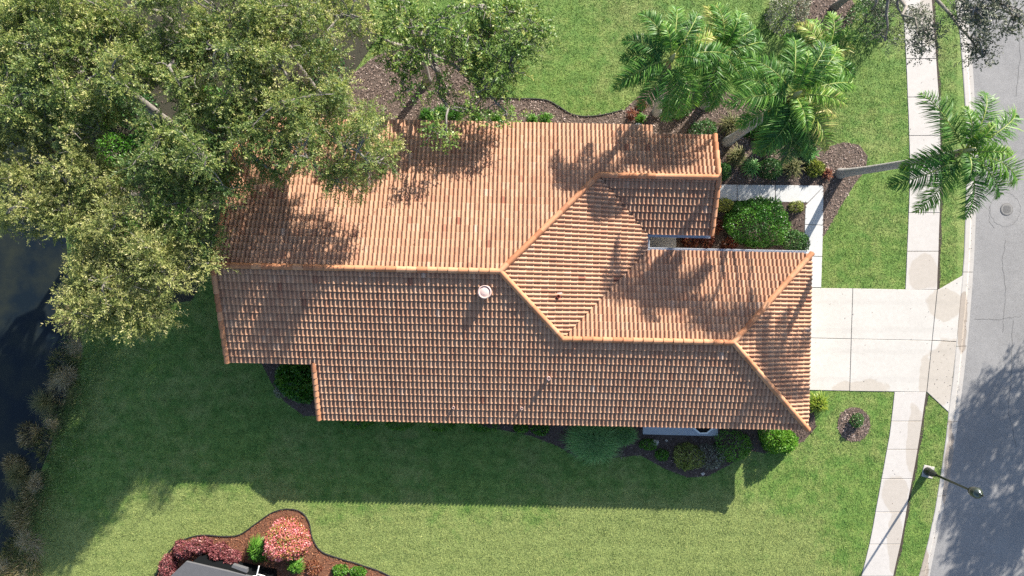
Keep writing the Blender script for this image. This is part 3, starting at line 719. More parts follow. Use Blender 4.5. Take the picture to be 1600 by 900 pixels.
# walls, openings
def walls(pts, z1, skip=()):
    n = len(pts)
    for i in range(n):
        if i in skip: continue
        a, b = Vector(pts[i]), Vector(pts[(i + 1) % n]); d = (b - a); L = d.length; an = math.atan2(d.y, d.x); c = (a + b) / 2
        MB().box((c.x, c.y, z1 / 2 - 0.05), (L - 0.2, 0.2, z1 + 0.1), an).build('wall', M['stucco'], house)
foot = [(-12.7, -3.25), (-8.75, -3.25), (-8.75, -6.0), (13.9, -6.0), (13.9, 1.5), (6.0, 1.5), (6.0, 3.2), (9.1, 3.2), (9.1, 7.0), (-12.7, 7.0)]
walls(foot, 2.58)
gb = MB()
for x, ya, yb, zf1, zf2, yr in ((-12.7, -3.25, 7.0, zS, zN, YR), (9.1, 3.2, 7.0, zWS, zN, YRN)):
    vs = [(x - 0.1, ya, 2.56), (x - 0.1, yb, 2.56), (x - 0.1, yb, zf2(0, yb) - 0.2), (x - 0.1, yr, zf2(0, yr) - 0.2), (x - 0.1, ya, zf1(0, ya) - 0.2)]
    vs += [(p[0] + 0.2, p[1], p[2]) for p in vs]
    gb.add(vs, [(0, 1, 2, 3, 4), (9, 8, 7, 6, 5)] + [(i, (i + 1) % 5, 5 + (i + 1) % 5, 5 + i) for i in range(5)])
gb.build('gable_wall', M['stucco'], house)
gd = MB(); gd.box((14.02, -2.3, 1.1), (0.06, 4.9, 2.2)); gdo = gd.build('garage_door', M['white'], house)
for k in range(4): MB().box((14.06, -2.3, 0.28 + 0.55 * k), (0.04, 4.8, 0.5)).build('door_panel', M['white'], gdo)
def window(x, y, w_, h_, z, axis):
    d = (w_, 0.1, h_) if axis == 'x' else (0.1, w_, h_); o_ = MB().box((x, y, z), d).build('window', M['white'], house)
    d = (w_ - 0.12, 0.12, h_ - 0.12) if axis == 'x' else (0.12, w_ - 0.12, h_ - 0.12); MB().box((x, y, z), d).build('pane', M['glass'], o_)
for x in (-6.0, -1.5, 3.5, 10.5): window(x, -6.09, 1.4, 1.2, 1.5, 'x')
for x in (-9.0, -4.0, 1.0, 5.0): window(x, 7.09, 1.4, 1.2, 1.5, 'x')
window(-12.8, 2.0, 2.4, 2.0, 1.1, 'y'); window(9.2, 5.0, 1.4, 1.3, 1.4, 'y')
MB().box((6.1, 2.35, 1.05), (0.08, 0.95, 2.1)).build('front_door', M['fascia'], house)
# vents on the roof
def roofpt(px, py, zf):
    z = 4.0
    for _ in range(20):
        x, y, _z = W(px, py, z); hx, hy = x - 0.021 * y, y + 0.021 * x; z = zf(hx, hy) + 0.05
    return hx, hy, z
x, y, z = roofpt(757.5, 456, zS)
v = MB().lathe((x, y, z - 0.15), [(0.24, 0), (0.24, 0.31), (0.30, 0.32), (0.31, 0.37), (0.29, 0.41), (0.265, 0.42), (0.25, 0.37), (0.10, 0.355)], 26).build('roof_vent', M['vent'], house)
MB().lathe((x, y, z + 0.205), [(0.2, 0), (0.2, 0.02), (0.11, 0.05), (0.03, 0.06)], 20).build('vent_cap', M['vent'], v)
for px, py, zf, r_, h_, mm in ((857, 590, zS, 0.085, 0.34, 'vent'), (815, 637, zS, 0.065, 0.22, 'vent'), (709, 636, zS, 0.065, 0.22, 'vent'), (872, 463, zE, 0.085, 0.28, 'vent_red')):
    x, y, z = roofpt(px, py, zf)
    o_ = MB().lathe((x, y, z - 0.12), [(r_ * 1.9, 0), (r_ * 1.7, 0.14), (r_, 0.16), (r_, h_ + 0.1), (r_ * 0.8, h_ + 0.1), (r_ * 0.75, h_)], 14).build('vent_pipe', M[mm], house)
x, y, z = roofpt(874, 460, zE); MB().box((x, y, z + 0.03), (0.24, 0.2, 0.05)).build('vent_flashing', M['vent'], house)

# ------------------------------------------------------------------ grass
def build_grass():
    rg = np.random.default_rng(11); N0 = 720000
    x = rg.uniform(-26.5, 23.2, N0); y = rg.uniform(-16.3, 16.3, N0)
    k = (x > BK(y) + 0.15) & (x < KL(y) - 0.02)
    hp = lambda P: [(a + 0.021 * b * 1, b - 0.021 * a) for a, b in P]
    ex = [hp([(-12.6, -3.2), (-8.7, -3.2), (-8.7, -5.9), (13.9, -5.9), (13.9, 7.0), (-12.6, 7.0)])] + [b[0] for b in BEDS[:1] + BEDS[1:]] + drv + wk
    k &= ~((x > WL(y) - 0.01) & (x < WR(y) + 0.09))
    x, y = x[k], y[k]; k = np.ones(len(x), bool)
    for p in ex: k &= ~pip(p, x, y)
    # worn, thin places
    k &= rg.random(len(x)) < 0.55 + 0.6 * vnoise(x * 1.7, y * 1.7, 3)
    k &= ~((y > 5) & (x < -8) & (rg.random(len(x)) < 0.6))
    x, y = x[k], y[k]; n = len(x)
    D = unit(np.stack([rg.normal(size=n), rg.normal(size=n), np.abs(rg.normal(size=n)) * 0.34 + 0.08], 1)); S = unit(np.stack([-D[:, 1], D[:, 0], rg.normal(size=n) * 0.4], 1))
    L = rg.uniform(0.06, 0.14, n)[:, None]; wd = rg.uniform(0.016, 0.034, n)[:, None]
    P = np.stack([x, y, ground_z(x, y) + 0.004], 1)
    V = np.stack([P - S * wd / 2, P + S * wd / 2, P + D * L], 1).reshape(-1, 3)
    t = np.clip(0.5 + rg.normal(0, 0.15, n) + 0.55 * (vnoise(x * 9, y * 9, 21) - 0.5) + 0.25 * (vnoise(x * 3.3, y * 3.3, 22) - 0.5), 0, 1)
    o = link('grass', np_mesh('grass', V, np.arange(n * 3).reshape(-1, 3), M['blade'], np.repeat(t, 3)))
    tag(o, kind='stuff'); return n
print('grass', build_grass())

# ------------------------------------------------------------------ foliage builders
def sprays(C, O, Dr, Ln, nl, leafL, leafW, rg, tbase, droop=0.25, spread=0.9):
    """leafy twigs: start O, direction Dr, length Ln, nl leaves each -> leaf cards and tints"""
    n = len(O); s = np.linspace(0.12, 1.0, nl)[None, :, None]
    up = np.array([0, 0, 1.0])
    P = O[:, None] + Dr[:, None] * s * Ln[:, None, None] - up * (s ** 2) * (droop * Ln)[:, None, None]
    P = P + rg.normal(0, 0.025, P.shape)
    side = unit(np.cross(Dr, up + rg.normal(0, 0.3, (n, 3))))
    sg = np.where(np.arange(nl) % 2 == 0, 1.0, -1.0)[None, :, None]
    D = Dr[:, None] * 0.75 + side[:, None] * sg * spread + rg.normal(0, 0.35, (n, nl, 3)); D[..., 2] -= droop * 0.6
    D = unit(D); N = unit(rg.normal(0, 0.30, (n, nl, 3)) + rg.normal(0, 0.5, (n, 1, 3)) + np.array([0.18, 0.28, 0.85]))
    L = leafL * rg.uniform(0.65, 1.25, (n, nl)); Wd = leafW * rg.uniform(0.7, 1.25, (n, nl))
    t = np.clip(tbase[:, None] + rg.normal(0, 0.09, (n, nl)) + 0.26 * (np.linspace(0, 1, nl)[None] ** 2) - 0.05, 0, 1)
    V, Fc = cards(P.reshape(-1, 3), D.reshape(-1, 3), N.reshape(-1, 3), L.ravel(), Wd.ravel())
    return V, Fc, np.repeat(t.ravel(), 4)
def bez(a, b, c, n=7):
    out = []
    for i in range(n):
        t = i / (n - 1); out.append(a * (1 - t) ** 2 + b * 2 * t * (1 - t) + c * t * t)
    return out
def tree(name, label, base, fork, blobs, mat, seed, group=None, leaf=(0.125, 0.046), nspray=24, nleaf=17, spl=(0.4, 0.85), trad=0.24, nlimb=8, droop=0.25, bark_='bark', twig=True, tint=0.45, mound=False, spread=0.9):
    """base (x,y,z), fork (x,y,z); blobs: (centre xyz, radii xyz, clumps)"""
    rg = np.random.default_rng(seed)
    root = tag(empty(name, base), label, 'tree', group); b = np.array(base, float)
    C = []; OUT = []
    if mound:                                     # break each blob into rounded leaf mounds at uneven heights
        nb = []
        for c, r, n in blobs:
            k = max(2, int(n * 0.19)); cc = []
            for _ in range(400):
                a, q = rg.uniform(0, 2 * math.pi), math.sqrt(rg.random()); p = np.array([c[0] + r[0] * q * math.cos(a), c[1] + r[1] * q * math.sin(a), c[2] + rg.normal(0, 0.42) - 0.6 * q * q * r[2]])
                if all(np.hypot(*(p - o)[:2]) > 0.9 for o in cc): cc.append(p)
                if len(cc) >= k: break
            for p in cc:
                ra = rg.uniform(0.55, 0.95); nb.append((tuple(p), (ra, ra, 0.75), int(4 + 4 * ra)))
        blobs = nb
    for c, r, n in blobs:
        d = unit(rg.normal(size=(n, 3))); d[:, 2] = np.abs(d[:, 2]) * rg.choice([1, 1, 1, -0.3 if mound else -0.5], n)
        rad = rg.uniform(0.45, 1.0, n) ** 0.6
        C.append(np.array(c) + d * rad[:, None] * np.array(r)); OUT.append(unit(d * np.array([1, 1, 0.8])))
    C = np.concatenate(C); OUT = np.concatenate(OUT)
    fk = np.array(fork, float)
    tr = MB(); m0 = (b + fk) / 2 + np.array([rg.normal(0, 0.15), rg.normal(0, 0.15), 0])
    tp = bez(Vector(b * 0), Vector(m0 - b), Vector(fk - b), 8); tr.tube([p + Vector((0, 0, -0.1 if i == 0 else 0)) for i, p in enumerate(tp)], [trad * (1.35 if i == 0 else 1 - 0.05 * i) for i in range(8)], 10)
    tr.build('trunk', M[bark_], root, smooth=True)
    # limbs to spread-out clumps
    sel = [int(np.argmax(np.linalg.norm(C - fk, axis=1)))]
    dist = np.linalg.norm(C - C[sel[0]], axis=1)
    while len(sel) < min(nlimb, len(C)):
        k = int(np.argmax(dist)); sel.append(k); dist = np.minimum(dist, np.linalg.norm(C - C[k], axis=1))
    pts = []
    for k in sel:
        c = C[k]; mid = fk * 0.5 + c * 0.5 + np.array([rg.normal(0, 0.5), rg.normal(0, 0.5), 0.3 + abs(rg.normal(0, 0.4))])
        path = bez(Vector(fk - b), Vector(mid - b), Vector(c - b), 9)
        for i in range(1, 8): path[i] += Vector(rg.normal(0, 0.09, 3))
        L_ = MB().tube(path, [trad * 0.55 * (1 - i / 9) + 0.022 for i in range(9)], 7); L_.build('limb', M[bark_], root, smooth=True)
        pts += [np.array(p) + b for p in path[2:]]
    pts = np.array(pts); tw = MB()
    if twig:
        for c in C:
            d = np.linalg.norm(pts - c, axis=1); p = pts[int(np.argmin(d))]
            if d.min() > 0.2:
                mid = (p + c) / 2 + rg.normal(0, 0.18, 3) + np.array([0, 0, 0.12]); q = bez(Vector(p - b), Vector(mid - b), Vector(c - b), 5)
                tw.tube(q, [0.04, 0.034, 0.028, 0.022, 0.014], 4, cap=False)
                for _ in range(1 if mound else 3):
                    e_ = c + unit(rg.normal(size=3) + np.array([0, 0, 0.5])) * rg.uniform(0.4, 0.8); tw.tube([Vector(c - b), Vector((c + e_) / 2 - b + rg.normal(0, 0.06, 3)), Vector(e_ - b)], [0.016, 0.012, 0.007], 3, cap=False)
        if tw.v: tag(tw.build('twigs', M[bark_], root), kind='stuff')
    n = len(C) * nspray; ci = np.repeat(np.arange(len(C)), nspray)
    Dr = unit(rg.normal(size=(n, 3)) + OUT[ci] * 0.35 + np.array([-0.05, -0.1, 0.30]))
    O = C[ci] + Dr * rg.uniform(0.0, 0.30, n)[:, None] + rg.normal(0, 0.12, (n, 3))
    Ln = rg.uniform(*spl, n); tb = tint + rg.normal(0, 0.10, len(C))[ci] + rg.normal(0, 0.13, n)
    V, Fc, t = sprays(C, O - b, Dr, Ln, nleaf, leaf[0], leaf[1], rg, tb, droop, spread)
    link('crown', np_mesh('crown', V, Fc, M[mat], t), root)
    return root
def shrub(name, label, px, py, rx, ry, h, mat, seed, n=1400, leaf=(0.09, 0.05), group=None, cat='shrub', lobes=5, tint=0.5, up=0.5, z0=0.0, flat=1.0, rz=0.0, stem='bark', tstd=0.2):
    """leafy mound: rx, ry in metres"""
    rg = np.random.default_rng(seed); x0, y0, _ = W(px, py, h * 0.5)
    root = tag(empty(name, (x0, y0, z0), rz), label, cat, group)
    d = unit(rg.normal(size=(n, 3))); d[:, 2] = np.abs(d[:, 2]) * 1.05 - 0.08; d = unit(d)
    lob = unit(rg.normal(size=(lobes, 3)) + np.array([0, 0, 0.6])); amp = rg.uniform(0.05, 0.28, lobes)
    rr_ = 0.82 + sum(a * np.clip(d @ l, 0, 1) ** 6 for a, l in zip(amp, lob)); rr_ += 0.22 * (vnoise(d[:, 0] * 5 + seed, d[:, 1] * 5 + d[:, 2] * 3, seed) - 0.5)
    rad = rr_ * (1 - np.abs(rg.normal(0, 0.14, n)))
    P = d * rad[:, None] * np.array([rx, ry, h * flat]); P[:, 2] = np.maximum(P[:, 2], 0.02)
    D = unit(d * 0.6 + rg.normal(0, 0.6, (n, 3)) + np.array([0, 0, up * 0.5])); N = unit(d * 0.9 + rg.normal(0, 0.5, (n, 3)) + np.array([0, 0, 0.3]))
    V, Fc = cards(P, D, N, leaf[0] * rg.uniform(0.7, 1.35, n), leaf[1] * rg.uniform(0.7, 1.3, n))
    cl = vnoise(d[:, 0] * 4 + 9 + seed, d[:, 1] * 4 - d[:, 2] * 2, seed + 5)
    t = np.clip(tint + 0.5 * (cl - 0.5) + rg.normal(0, tstd, n), 0, 1)
    link('foliage', np_mesh('foliage', V, Fc, M[mat], np.repeat(t, 4)), root)
    st = MB()
    for k in range(7):
        a = rg.uniform(0, 6.28); q = rg.uniform(0.3, 0.75)
        st.tube([(0.04 * math.cos(a), 0.04 * math.sin(a), -0.05), (0.3 * q * rx * math.cos(a), 0.3 * q * ry * math.sin(a), h * 0.35), (q * rx * math.cos(a), q * ry * math.sin(a), h * 0.62)], [0.025, 0.018, 0.008], 5)
    st.build('stem', M[stem], root)
    return root
def tuft(name, label, px, py, r, h, mat, seed, n=260, wid=0.02, group=None, cat='grass clump', tint=0.5, z0=0.0, squash=1.0, rz=0.0, lean=None):
    """arching strap leaves from one crown"""
    rg = np.random.default_rng(seed); x0, y0, _ = W(px, py, z0 + h * 0.3)
    root = tag(empty(name, (x0, y0, z0), rz), label, cat, group)
    az = rg.uniform(0, 2 * math.pi, n); q = rg.uniform(0.15, 1.0, n) ** 0.7; rs = r * q * rg.uniform(0.85, 1.15, n)
    dx, dy = np.cos(az), np.sin(az) * squash
    if lean is not None: dx = dx + lean[0] * rg.random(n); dy = dy + lean[1] * rg.random(n)
    tt = np.array([0.0, 0.3, 0.62, 1.0]); hh = h * (1.15 - 0.55 * q) * rg.uniform(0.8, 1.15, n)
    prof_z = np.array([0.0, 0.72, 1.0, 0.55]); prof_r = np.array([0.05, 0.28, 0.62, 1.0])
    b0 = rg.normal(0, 0.12 * r, (n, 2))
    V = []
    S = np.stack([-np.sin(az), np.cos(az), np.zeros(n)], 1)
    for k in range(4):
        c = np.stack([b0[:, 0] + dx * rs * prof_r[k], b0[:, 1] + dy * rs * prof_r[k], hh * (prof_z[k] if k < 3 else (1 - 0.75 * q))], 1)
        wk_ = wid * (1.0, 1.0, 0.75, 0.1)[k]
        V += [c - S * wk_ / 2, c + S * wk_ / 2]
    V = np.stack(V, 1).reshape(-1, 3); base = (np.arange(n) * 8)[:, None]
    Fc = np.concatenate([base + np.array([[0, 1, 3, 2]]), base + np.array([[2, 3, 5, 4]]), base + np.array([[4, 5, 7, 6]])])
    t = np.clip(tint + rg.normal(0, 0.2, n), 0, 1); t8 = (t[:, None] + np.array([-.12, -.12, 0, 0, 0.05, 0.05, 0.15, 0.15])[None]).clip(0, 1).ravel()
    link('leaves', np_mesh('leaves', V, Fc, M[mat], t8), root)
    cr = MB().lathe((0, 0, -0.05), [(0.10 * r, 0), (0.13 * r, 0.06), (0.05 * r, 0.06 + 0.12 * h)], 8); cr.build('root_crown', M['bark'], root)
    return root
def palm(label, base, top, fronds, seed, group, trad=0.17, bend=(0, 0)):
    rg = np.random.default_rng(seed); b = Vector(base); t = Vector(top)
    root = tag(empty('palm_tree', base), label, 'palm tree', group)
    mid = Vector(((b.x + t.x) / 2 + bend[0], (b.y + t.y) / 2 + bend[1], (b.z + t.z) * 0.5)); path = bez(Vector((0, 0, 0)), mid - b, t - b, 40)
    tb = MB(); tb.tube([p + Vector((0, 0, -0.1 if i == 0 else 0)) for i, p in enumerate(path)], [trad * (1.25 - 0.35 * i / 39) * (1 + 0.035 * (i % 2)) + (0.10 * math.exp(-i / 2)) for i in range(40)], 12)
    tb.build('trunk', M['palm_bark'], root, smooth=True)
    top_l = t - b
    MB().tube([top_l + Vector((0, 0, -0.15)), top_l + Vector((0, 0, 0.25)), top_l + Vector((0.0, 0, 0.8))], [trad * 0.95, trad * 0.8, 0.03], 10).build('crown_shaft', M['rachis'], root, smooth=True)
    for az, el, L in fronds:
        az = R(az) + rg.normal(0, 0.05); e0 = R(el); n = 16; p = np.array([0.0, 0, 0.25]) + np.array([math.cos(az), math.sin(az), 0]) * 0.08
        P = [p]; Ds = []; curl = R(rg.uniform(75, 105)) * (0.8 + 0.5 * max(0, el) / 90); sw = rg.normal(0, 0.25)
        for i in range(n):
            s = i / (n - 1); e_ = e0 - curl * s ** 1.5; a_ = az + sw * s
            d = np.array([math.cos(a_) * math.cos(e_), math.sin(a_) * math.cos(e_), math.sin(e_)]); Ds.append(d); p = p + d * L / n; P.append(p)
        P = np.array(P[:n]); Ds = np.array(Ds)
        nl = 105; s = np.linspace(0.13, 1.0, nl); s = np.concatenate([s, s]); sg = np.repeat([1.0, -1.0], nl); m_ = len(s)
        s = np.clip(s + rg.normal(0, 0.008, m_), 0, 1); fi = s * (n - 1); i0 = np.clip(fi.astype(int), 0, n - 2); fr = (fi - i0)[:, None]
        Q = P[i0] * (1 - fr) + P[i0 + 1] * fr; T = unit(Ds[i0] * (1 - fr) + Ds[i0 + 1] * fr)
        side = np.cross(T, np.array([0, 0, 1.0])); side = unit(side + 1e-6); upv = np.cross(side, T)
        ll = 0.72 * np.clip(np.sin((s * 0.86 + 0.12) * math.pi), 0.12, 1) ** 0.7 * L / 3.0 * rg.uniform(0.8, 1.15, m_)
        fw = 0.35 + 0.75 * s ** 2
        D1 = unit(side * sg[:, None] * 1.0 + T * fw[:, None] + upv * rg.normal(0.15, 0.55, m_)[:, None])
        D2 = unit(D1 + np.array([0, 0, -1.0]) * rg.uniform(0.35, 1.0, m_)[:, None])
        wd = rg.uniform(0.03, 0.045, m_)[:, None]
        m1 = Q + D1 * (ll * 0.5)[:, None]; m2 = m1 + D2 * (ll * 0.5)[:, None]
        Sx = unit(np.cross(D1, upv + rg.normal(0, 0.4, (m_, 3))))
        V = np.stack([Q - Sx * wd * 0.3, Q + Sx * wd * 0.3, m1 - Sx * wd / 2, m1 + Sx * wd / 2, m2 - Sx * wd * 0.08, m2 + Sx * wd * 0.08], 1).reshape(-1, 3)
        base_ = (np.arange(m_) * 6)[:, None]; Fc = np.concatenate([base_ + np.array([[0, 1, 3, 2]]), base_ + np.array([[2, 3, 5, 4]])])
        tb_ = 0.38 + rg.normal(0, 0.11) - 0.25 * (el < -5) * rg.random() + 0.12 * (el > 35)
        if rg.random() < 0.08: tb_ = 0.85
        if el < -30: tb_ = 0.97
        tt = np.clip(tb_ + rg.normal(0, 0.12, m_) + 0.12 * s ** 3, 0, 1); t6 = (tt[:, None] + np.array([-.05, -.05, 0, 0, .12, .12])[None]).clip(0, 1).ravel()
        # midrib strip is part of the same frond mesh
        rv = []; 
        for i in range(n):
            sd_ = np.cross(Ds[i], np.array([0, 0, 1.0])); sd_ = sd_ / (np.linalg.norm(sd_) + 1e-6) * (0.035 * (1 - i / n) + 0.006); upp = np.cross(sd_, Ds[i]); upp = upp / (np.linalg.norm(upp) + 1e-9) * 0.02
            rv += [P[i] - sd_, P[i] + upp, P[i] + sd_]
        rv = np.array(rv); k0 = len(V); V = np.concatenate([V, rv])
        rf = []
        for i in range(n - 1):
            a0 = k0 + 3 * i; rf += [(a0, a0 + 1, a0 + 4, a0 + 3), (a0 + 1, a0 + 2, a0 + 5, a0 + 4)]
        Fc = np.concatenate([Fc, np.array(rf)]); t6 = np.concatenate([t6, np.full(len(rv), 0.86)])
        link('frond', np_mesh('frond', V, Fc, M['frond'], t6), root, tuple(top_l))
    return root

# ------------------------------------------------------------------ big trees at the lake side
def blob(px, py, z, rx, ry, rz, n): return (W(px, py, z), (rx, ry, rz), n)
GO = 'olive trees massed between the lake and the roof'
def bp(px, py): x, y = W2(px, py); return (x, y, float(ground_z(np.array(x), np.array(y))))
def fk(px, py, z): return W(px, py, z)
OT = [  # label, base px, fork px/z, blobs px, leaf material, tint
 ('olive oak filling the top left corner of the picture', (265, 195), (150, 110, 6.0), [(60, 40, 9.0, 2.3, 1.6, .8, 44), (150, 110, 8.8, 2.1, 1.8, .9, 46), (40, 140, 8.6, 1.7, 1.5, .8, 34), (160, 20, 8.8, 1.8, 1.2, .7, 28), (10, 40, 8.6, 1.2, 1.6, .7, 22), (215, 100, 8.6, 1.2, 1.2, .7, 20), (110, 180, 8.2, 1.4, 1.0, .7, 20)], 'oak', .45),
 ('olive oak at the top edge, second from the left corner, bare twigs in its crown', (400, 165), (300, 60, 6.5), [(265, 35, 9.2, 1.7, 1.6, .8, 36), (350, 105, 9.0, 2.0, 1.6, .9, 44), (345, 20, 9.0, 1.6, 1.2, .7, 22)], 'oak', .45),
 ('olive oak at the top edge beside the dark gap with bare branches', (505, 160), (440, 70, 6.0), [(440, 50, 9.0, 1.7, 1.6, .9, 40), (400, 5, 8.8, 1.8, 1.0, .7, 20), (520, 8, 8.6, .9, .5, .5, 7)], 'oak', .48),
 ('pale olive oak reaching over the upper lake corner at the left edge', (205, 305), (110, 270, 5.0), [(45, 245, 8.3, 2.2, 1.4, .8, 44), (110, 305, 8.2, 2.1, 1.0, .7, 36), (25, 310, 8.0, 1.5, .8, .6, 20), (10, 215, 8.2, 1.2, 1.2, .6, 20), (150, 270, 8.0, 1.1, .9, .6, 14), (70, 345, 7.9, 1.2, .4, .4, 8)], 'oak_pale', .42),
 ('olive oak whose crown ends just left of the west gable', (390, 300), (300, 250, 5.5), [(290, 205, 8.7, 1.9, 1.7, .9, 44), (330, 285, 8.0, 1.0, 1.4, .8, 24), (260, 300, 8.2, 1.5, 1.2, .7, 26), (285, 375, 7.6, 1.2, 1.2, .6, 16)], 'oak', .4),
 ('pale yellow olive tree with spiky fringe overhanging the lake shore and lawn', (300, 400), (230, 410, 4.5), [(175, 455, 7.6, 1.7, 1.1, .6, 36), (205, 395, 7.8, 1.6, 1.2, .7, 30), (255, 415, 7.4, 1.3, 1.0, .6, 22), (135, 425, 7.4, .9, .5, .4, 9), (165, 490, 7.2, .8, .45, .4, 8), (215, 483, 7.2, .9, .35, .4, 8)], 'oak_pale', .5),
 ('olive oak leaning its crown onto the north west roof slope', (545, 240), (480, 190, 5.5), [(460, 205, 8.6, 2.0, 1.5, .9, 48), (545, 250, 8.0, 1.0, 1.2, .7, 24), (575, 215, 8.0, 1.0, 1.1, .6, 20), (500, 160, 8.6, 1.0, .8, .8, 9), (410, 150, 9.0, 1.4, 1.2, .9, 16), (410, 230, 8.2, 1.3, .7, .6, 20)], 'oak', .45)]
for i, (lb, b_, f_, bl, mm, ti) in enumerate(OT):
    pale = 'spiky' in lb
    tree('oak_tree', lb, bp(*b_), fk(*f_), [blob(*q) for q in bl], mm, 101 + i, GO, leaf=(0.12, 0.036) if pale else (0.10, 0.039), spl=(0.35, 0.8) if pale else (0.28, 0.6), tint=ti, mound=True, nspray=21 if 'north west' in lb else 26, nleaf=17, spread=0.6)
tree('oak_tree', 'oak with pale forked grey limbs and loose green clumps above the north eave', bp(668, 128), fk(655, 75, 3.2), [blob(640, 60, 6.6, 1.5, 1.1, 0.6, 26), blob(600, 12, 7.0, 1.0, 0.7, 0.5, 5), blob(725, 30, 6.3, 1.5, 0.9, 0.7, 14), blob(805, 50, 5.6, 1.5, 1.4, 0.7, 32), blob(775, 115, 5.2, 1.2, 0.8, 0.6, 16), blob(745, 70, 5.6, 1.2, 0.9, 0.6, 16), blob(700, 140, 5.2, 0.7, 0.4, 0.4, 4), blob(745, 165, 5.0, 0.5, 0.6, 0.4, 5), blob(690, 207, 5.6, 0.5, 0.4, 0.3, 4), blob(640, 130, 6.0, 0.5, 0.7, 0.4, 5), blob(785, 185, 5.0, 0.3, 0.4, 0.3, 3)], 'oak_green', 108, GO, leaf=(0.125, 0.065), trad=0.2, nlimb=15, nspray=13, nleaf=13, spl=(0.3, 0.6), tint=0.55)
# understory between them
for i, (px, py, r_, h_, lb) in enumerate(((172, 235, 1.0, 1.6, 'bright green understory shrub in the gap among the lakeside oaks'), (185, 365, 0.9, 1.5, 'green understory shrub above the pale spiky tree by the lake'), (330, 165, 1.0, 1.8, 'bright green shrub deep between the oaks at top left'), (495, 95, 1.2, 1.4, 'dark shrub low in the gap left of the pale forked limbs'))):
    shrub('shrub', lb, px, py, r_, r_ * 1.2, h_, 'lime2' if i != 3 else 'dkbush', 140 + i, 1500, (0.14, 0.07))
for i, (px, py, r_, h_, mm, lb) in enumerate(((200, 160, 1.1, 1.5, 'dkbush', 'dark understory shrub in the gap left of the top oaks'), (150, 175, 1.0, 1.4, 'lime2', 'bright understory shrub below the corner oak'), (100, 190, 0.9, 1.2, 'dkbush', 'dark understory shrub between the corner oak and the lake'), (235, 215, 1.0, 1.5, 'bush', 'mid green understory shrub right of the bright one in the oak gap'), (170, 300, 1.1, 1.4, 'dkbush', 'dark understory shrub above the lake side shrub'), (260, 330, 1.0, 1.3, 'bush', 'green understory shrub near the west gable oak'), (150, 60, 1.1, 1.5, 'dkbush', 'dark understory shrub under the top left crowns'), (230, 90, 1.0, 1.5, 'bush', 'green understory shrub under the second oak'), (320, 230, 1.0, 1.4, 'dkbush', 'dark understory shrub left of the gable oak trunk'))):
    shrub('shrub', lb, px, py, r_, r_, h_, mm, 700 + i, 1300, (0.16, 0.08), tint=0.5)
# street trees at the top right and beyond the frame
GS = 'street trees along the curb'
tree('street_tree', 'grey green street tree leaning over sidewalk and kerb at the top right corner', bp(1303, 12), fk(1400, -70, 6.0), [blob(1395, 18, 4.6, 1.3, 0.8, 0.6, 18), blob(1440, 62, 10.0, 0.45, 0.7, 0.4, 9), blob(1545, 28, 10.8, 1.4, 0.8, 0.6, 24), blob(1530, 78, 10.2, 0.5, 0.35, 0.3, 6), blob(1560, -30, 11.0, 1.2, 0.6, 0.6, 8), blob(1370, 62, 4.2, 0.5, 0.5, 0.4, 4)], 'oak_grey', 120, GS, leaf=(0.085, 0.045), nspray=16, nleaf=13, spl=(0.25, 0.5), trad=0.17, nlimb=10, tint=0.42)
def far(x, y, z, rx, ry, rz, n): return ((x, y, z), (rx, ry, rz), n)
tree('street_tree', 'tall tree across the street whose shadow mottles the asphalt', (34.5, 3.5, 0), (34.5, 3.5, 3.5), [far(34.5, 3.5, 7.0, 3.6, 3.6, 2.6, 100), far(31.8, 1.5, 5.6, 2.2, 2.2, 1.2, 26), far(36.0, 0.5, 5.6, 2.6, 2.0, 1.2, 30), far(32.5, 4.0, 6.0, 2.4, 2.6, 1.4, 40)], 'oak_grey', 121, GS, leaf=(0.15, 0.07), nspray=15, nleaf=10, spl=(0.25, 0.55))
tree('street_tree', 'second tree across the street, standing farther down the picture', (34.5, -5.5, 0), (34.2, -5.2, 3.0), [far(33.5, -5.0, 6.2, 3.2, 3.4, 1.8, 85), far(31.0, -3.0, 5.6, 1.8, 1.8, 1.0, 26)], 'oak_grey', 122, GS, leaf=(0.15, 0.07), nspray=15, nleaf=10, spl=(0.25, 0.55))
shrub('shrub', 'greyish rounded shrub at the top edge left of the sidewalk', 1235, 18, 1.3, 0.9, 1.6, 'grey_shrub', 150, 2600, (0.11, 0.05))
shrub('shrub', 'leafy green shrub at the top edge close to the sidewalk', 1365, 25, 1.2, 1.3, 1.8, 'dkbush', 152, 2400, (0.11, 0.05), tint=0.6)

# ------------------------------------------------------------------ palms
GP = 'queen palms on the north east side of the house'
palm('tall palm bending over the sidewalk and kerb on the right', bp(1312, 271), (17.9, 5.4, 8.5), [(129, 20, 3.3), (67, 25, 2.9), (28, 12, 3.4), (-18, 14, 3.3), (-44, 8, 2.9), (-66, -2, 3.2), (-118, -4, 3.2), (-142, 0, 3.3), (-172, -10, 2.6), (100, 50, 2.0), (-20, 70, 1.8), (60, 65, 1.6), (-110, 60, 1.7)], 201, GP, 0.16, (0.2, -0.1))
palm('middle palm with grey leaning trunk rising beside the entry gable', bp(1136, 222), (11.4, 7.75, 8.0), [(15, 8, 3.3), (40, 15, 3.1), (62, 28, 3.0), (95, 10, 2.9), (128, 12, 2.9), (160, 10, 3.0), (182, 15, 3.1), (210, -5, 2.8), (240, -5, 3.1), (262, 0, 3.0), (285, 2, 3.1), (312, 8, 3.1), (335, -8, 2.9), (355, 35, 2.2), (270, 50, 1.9), (90, 60, 1.9), (225, -50, 2.4), (20, -45, 2.2), (278, -18, 3.4), (252, -22, 3.2), (298, -20, 3.3), (322, -22, 3.2), (232, -14, 3.0)], 202, GP, 0.17, (0.3, 0.2))
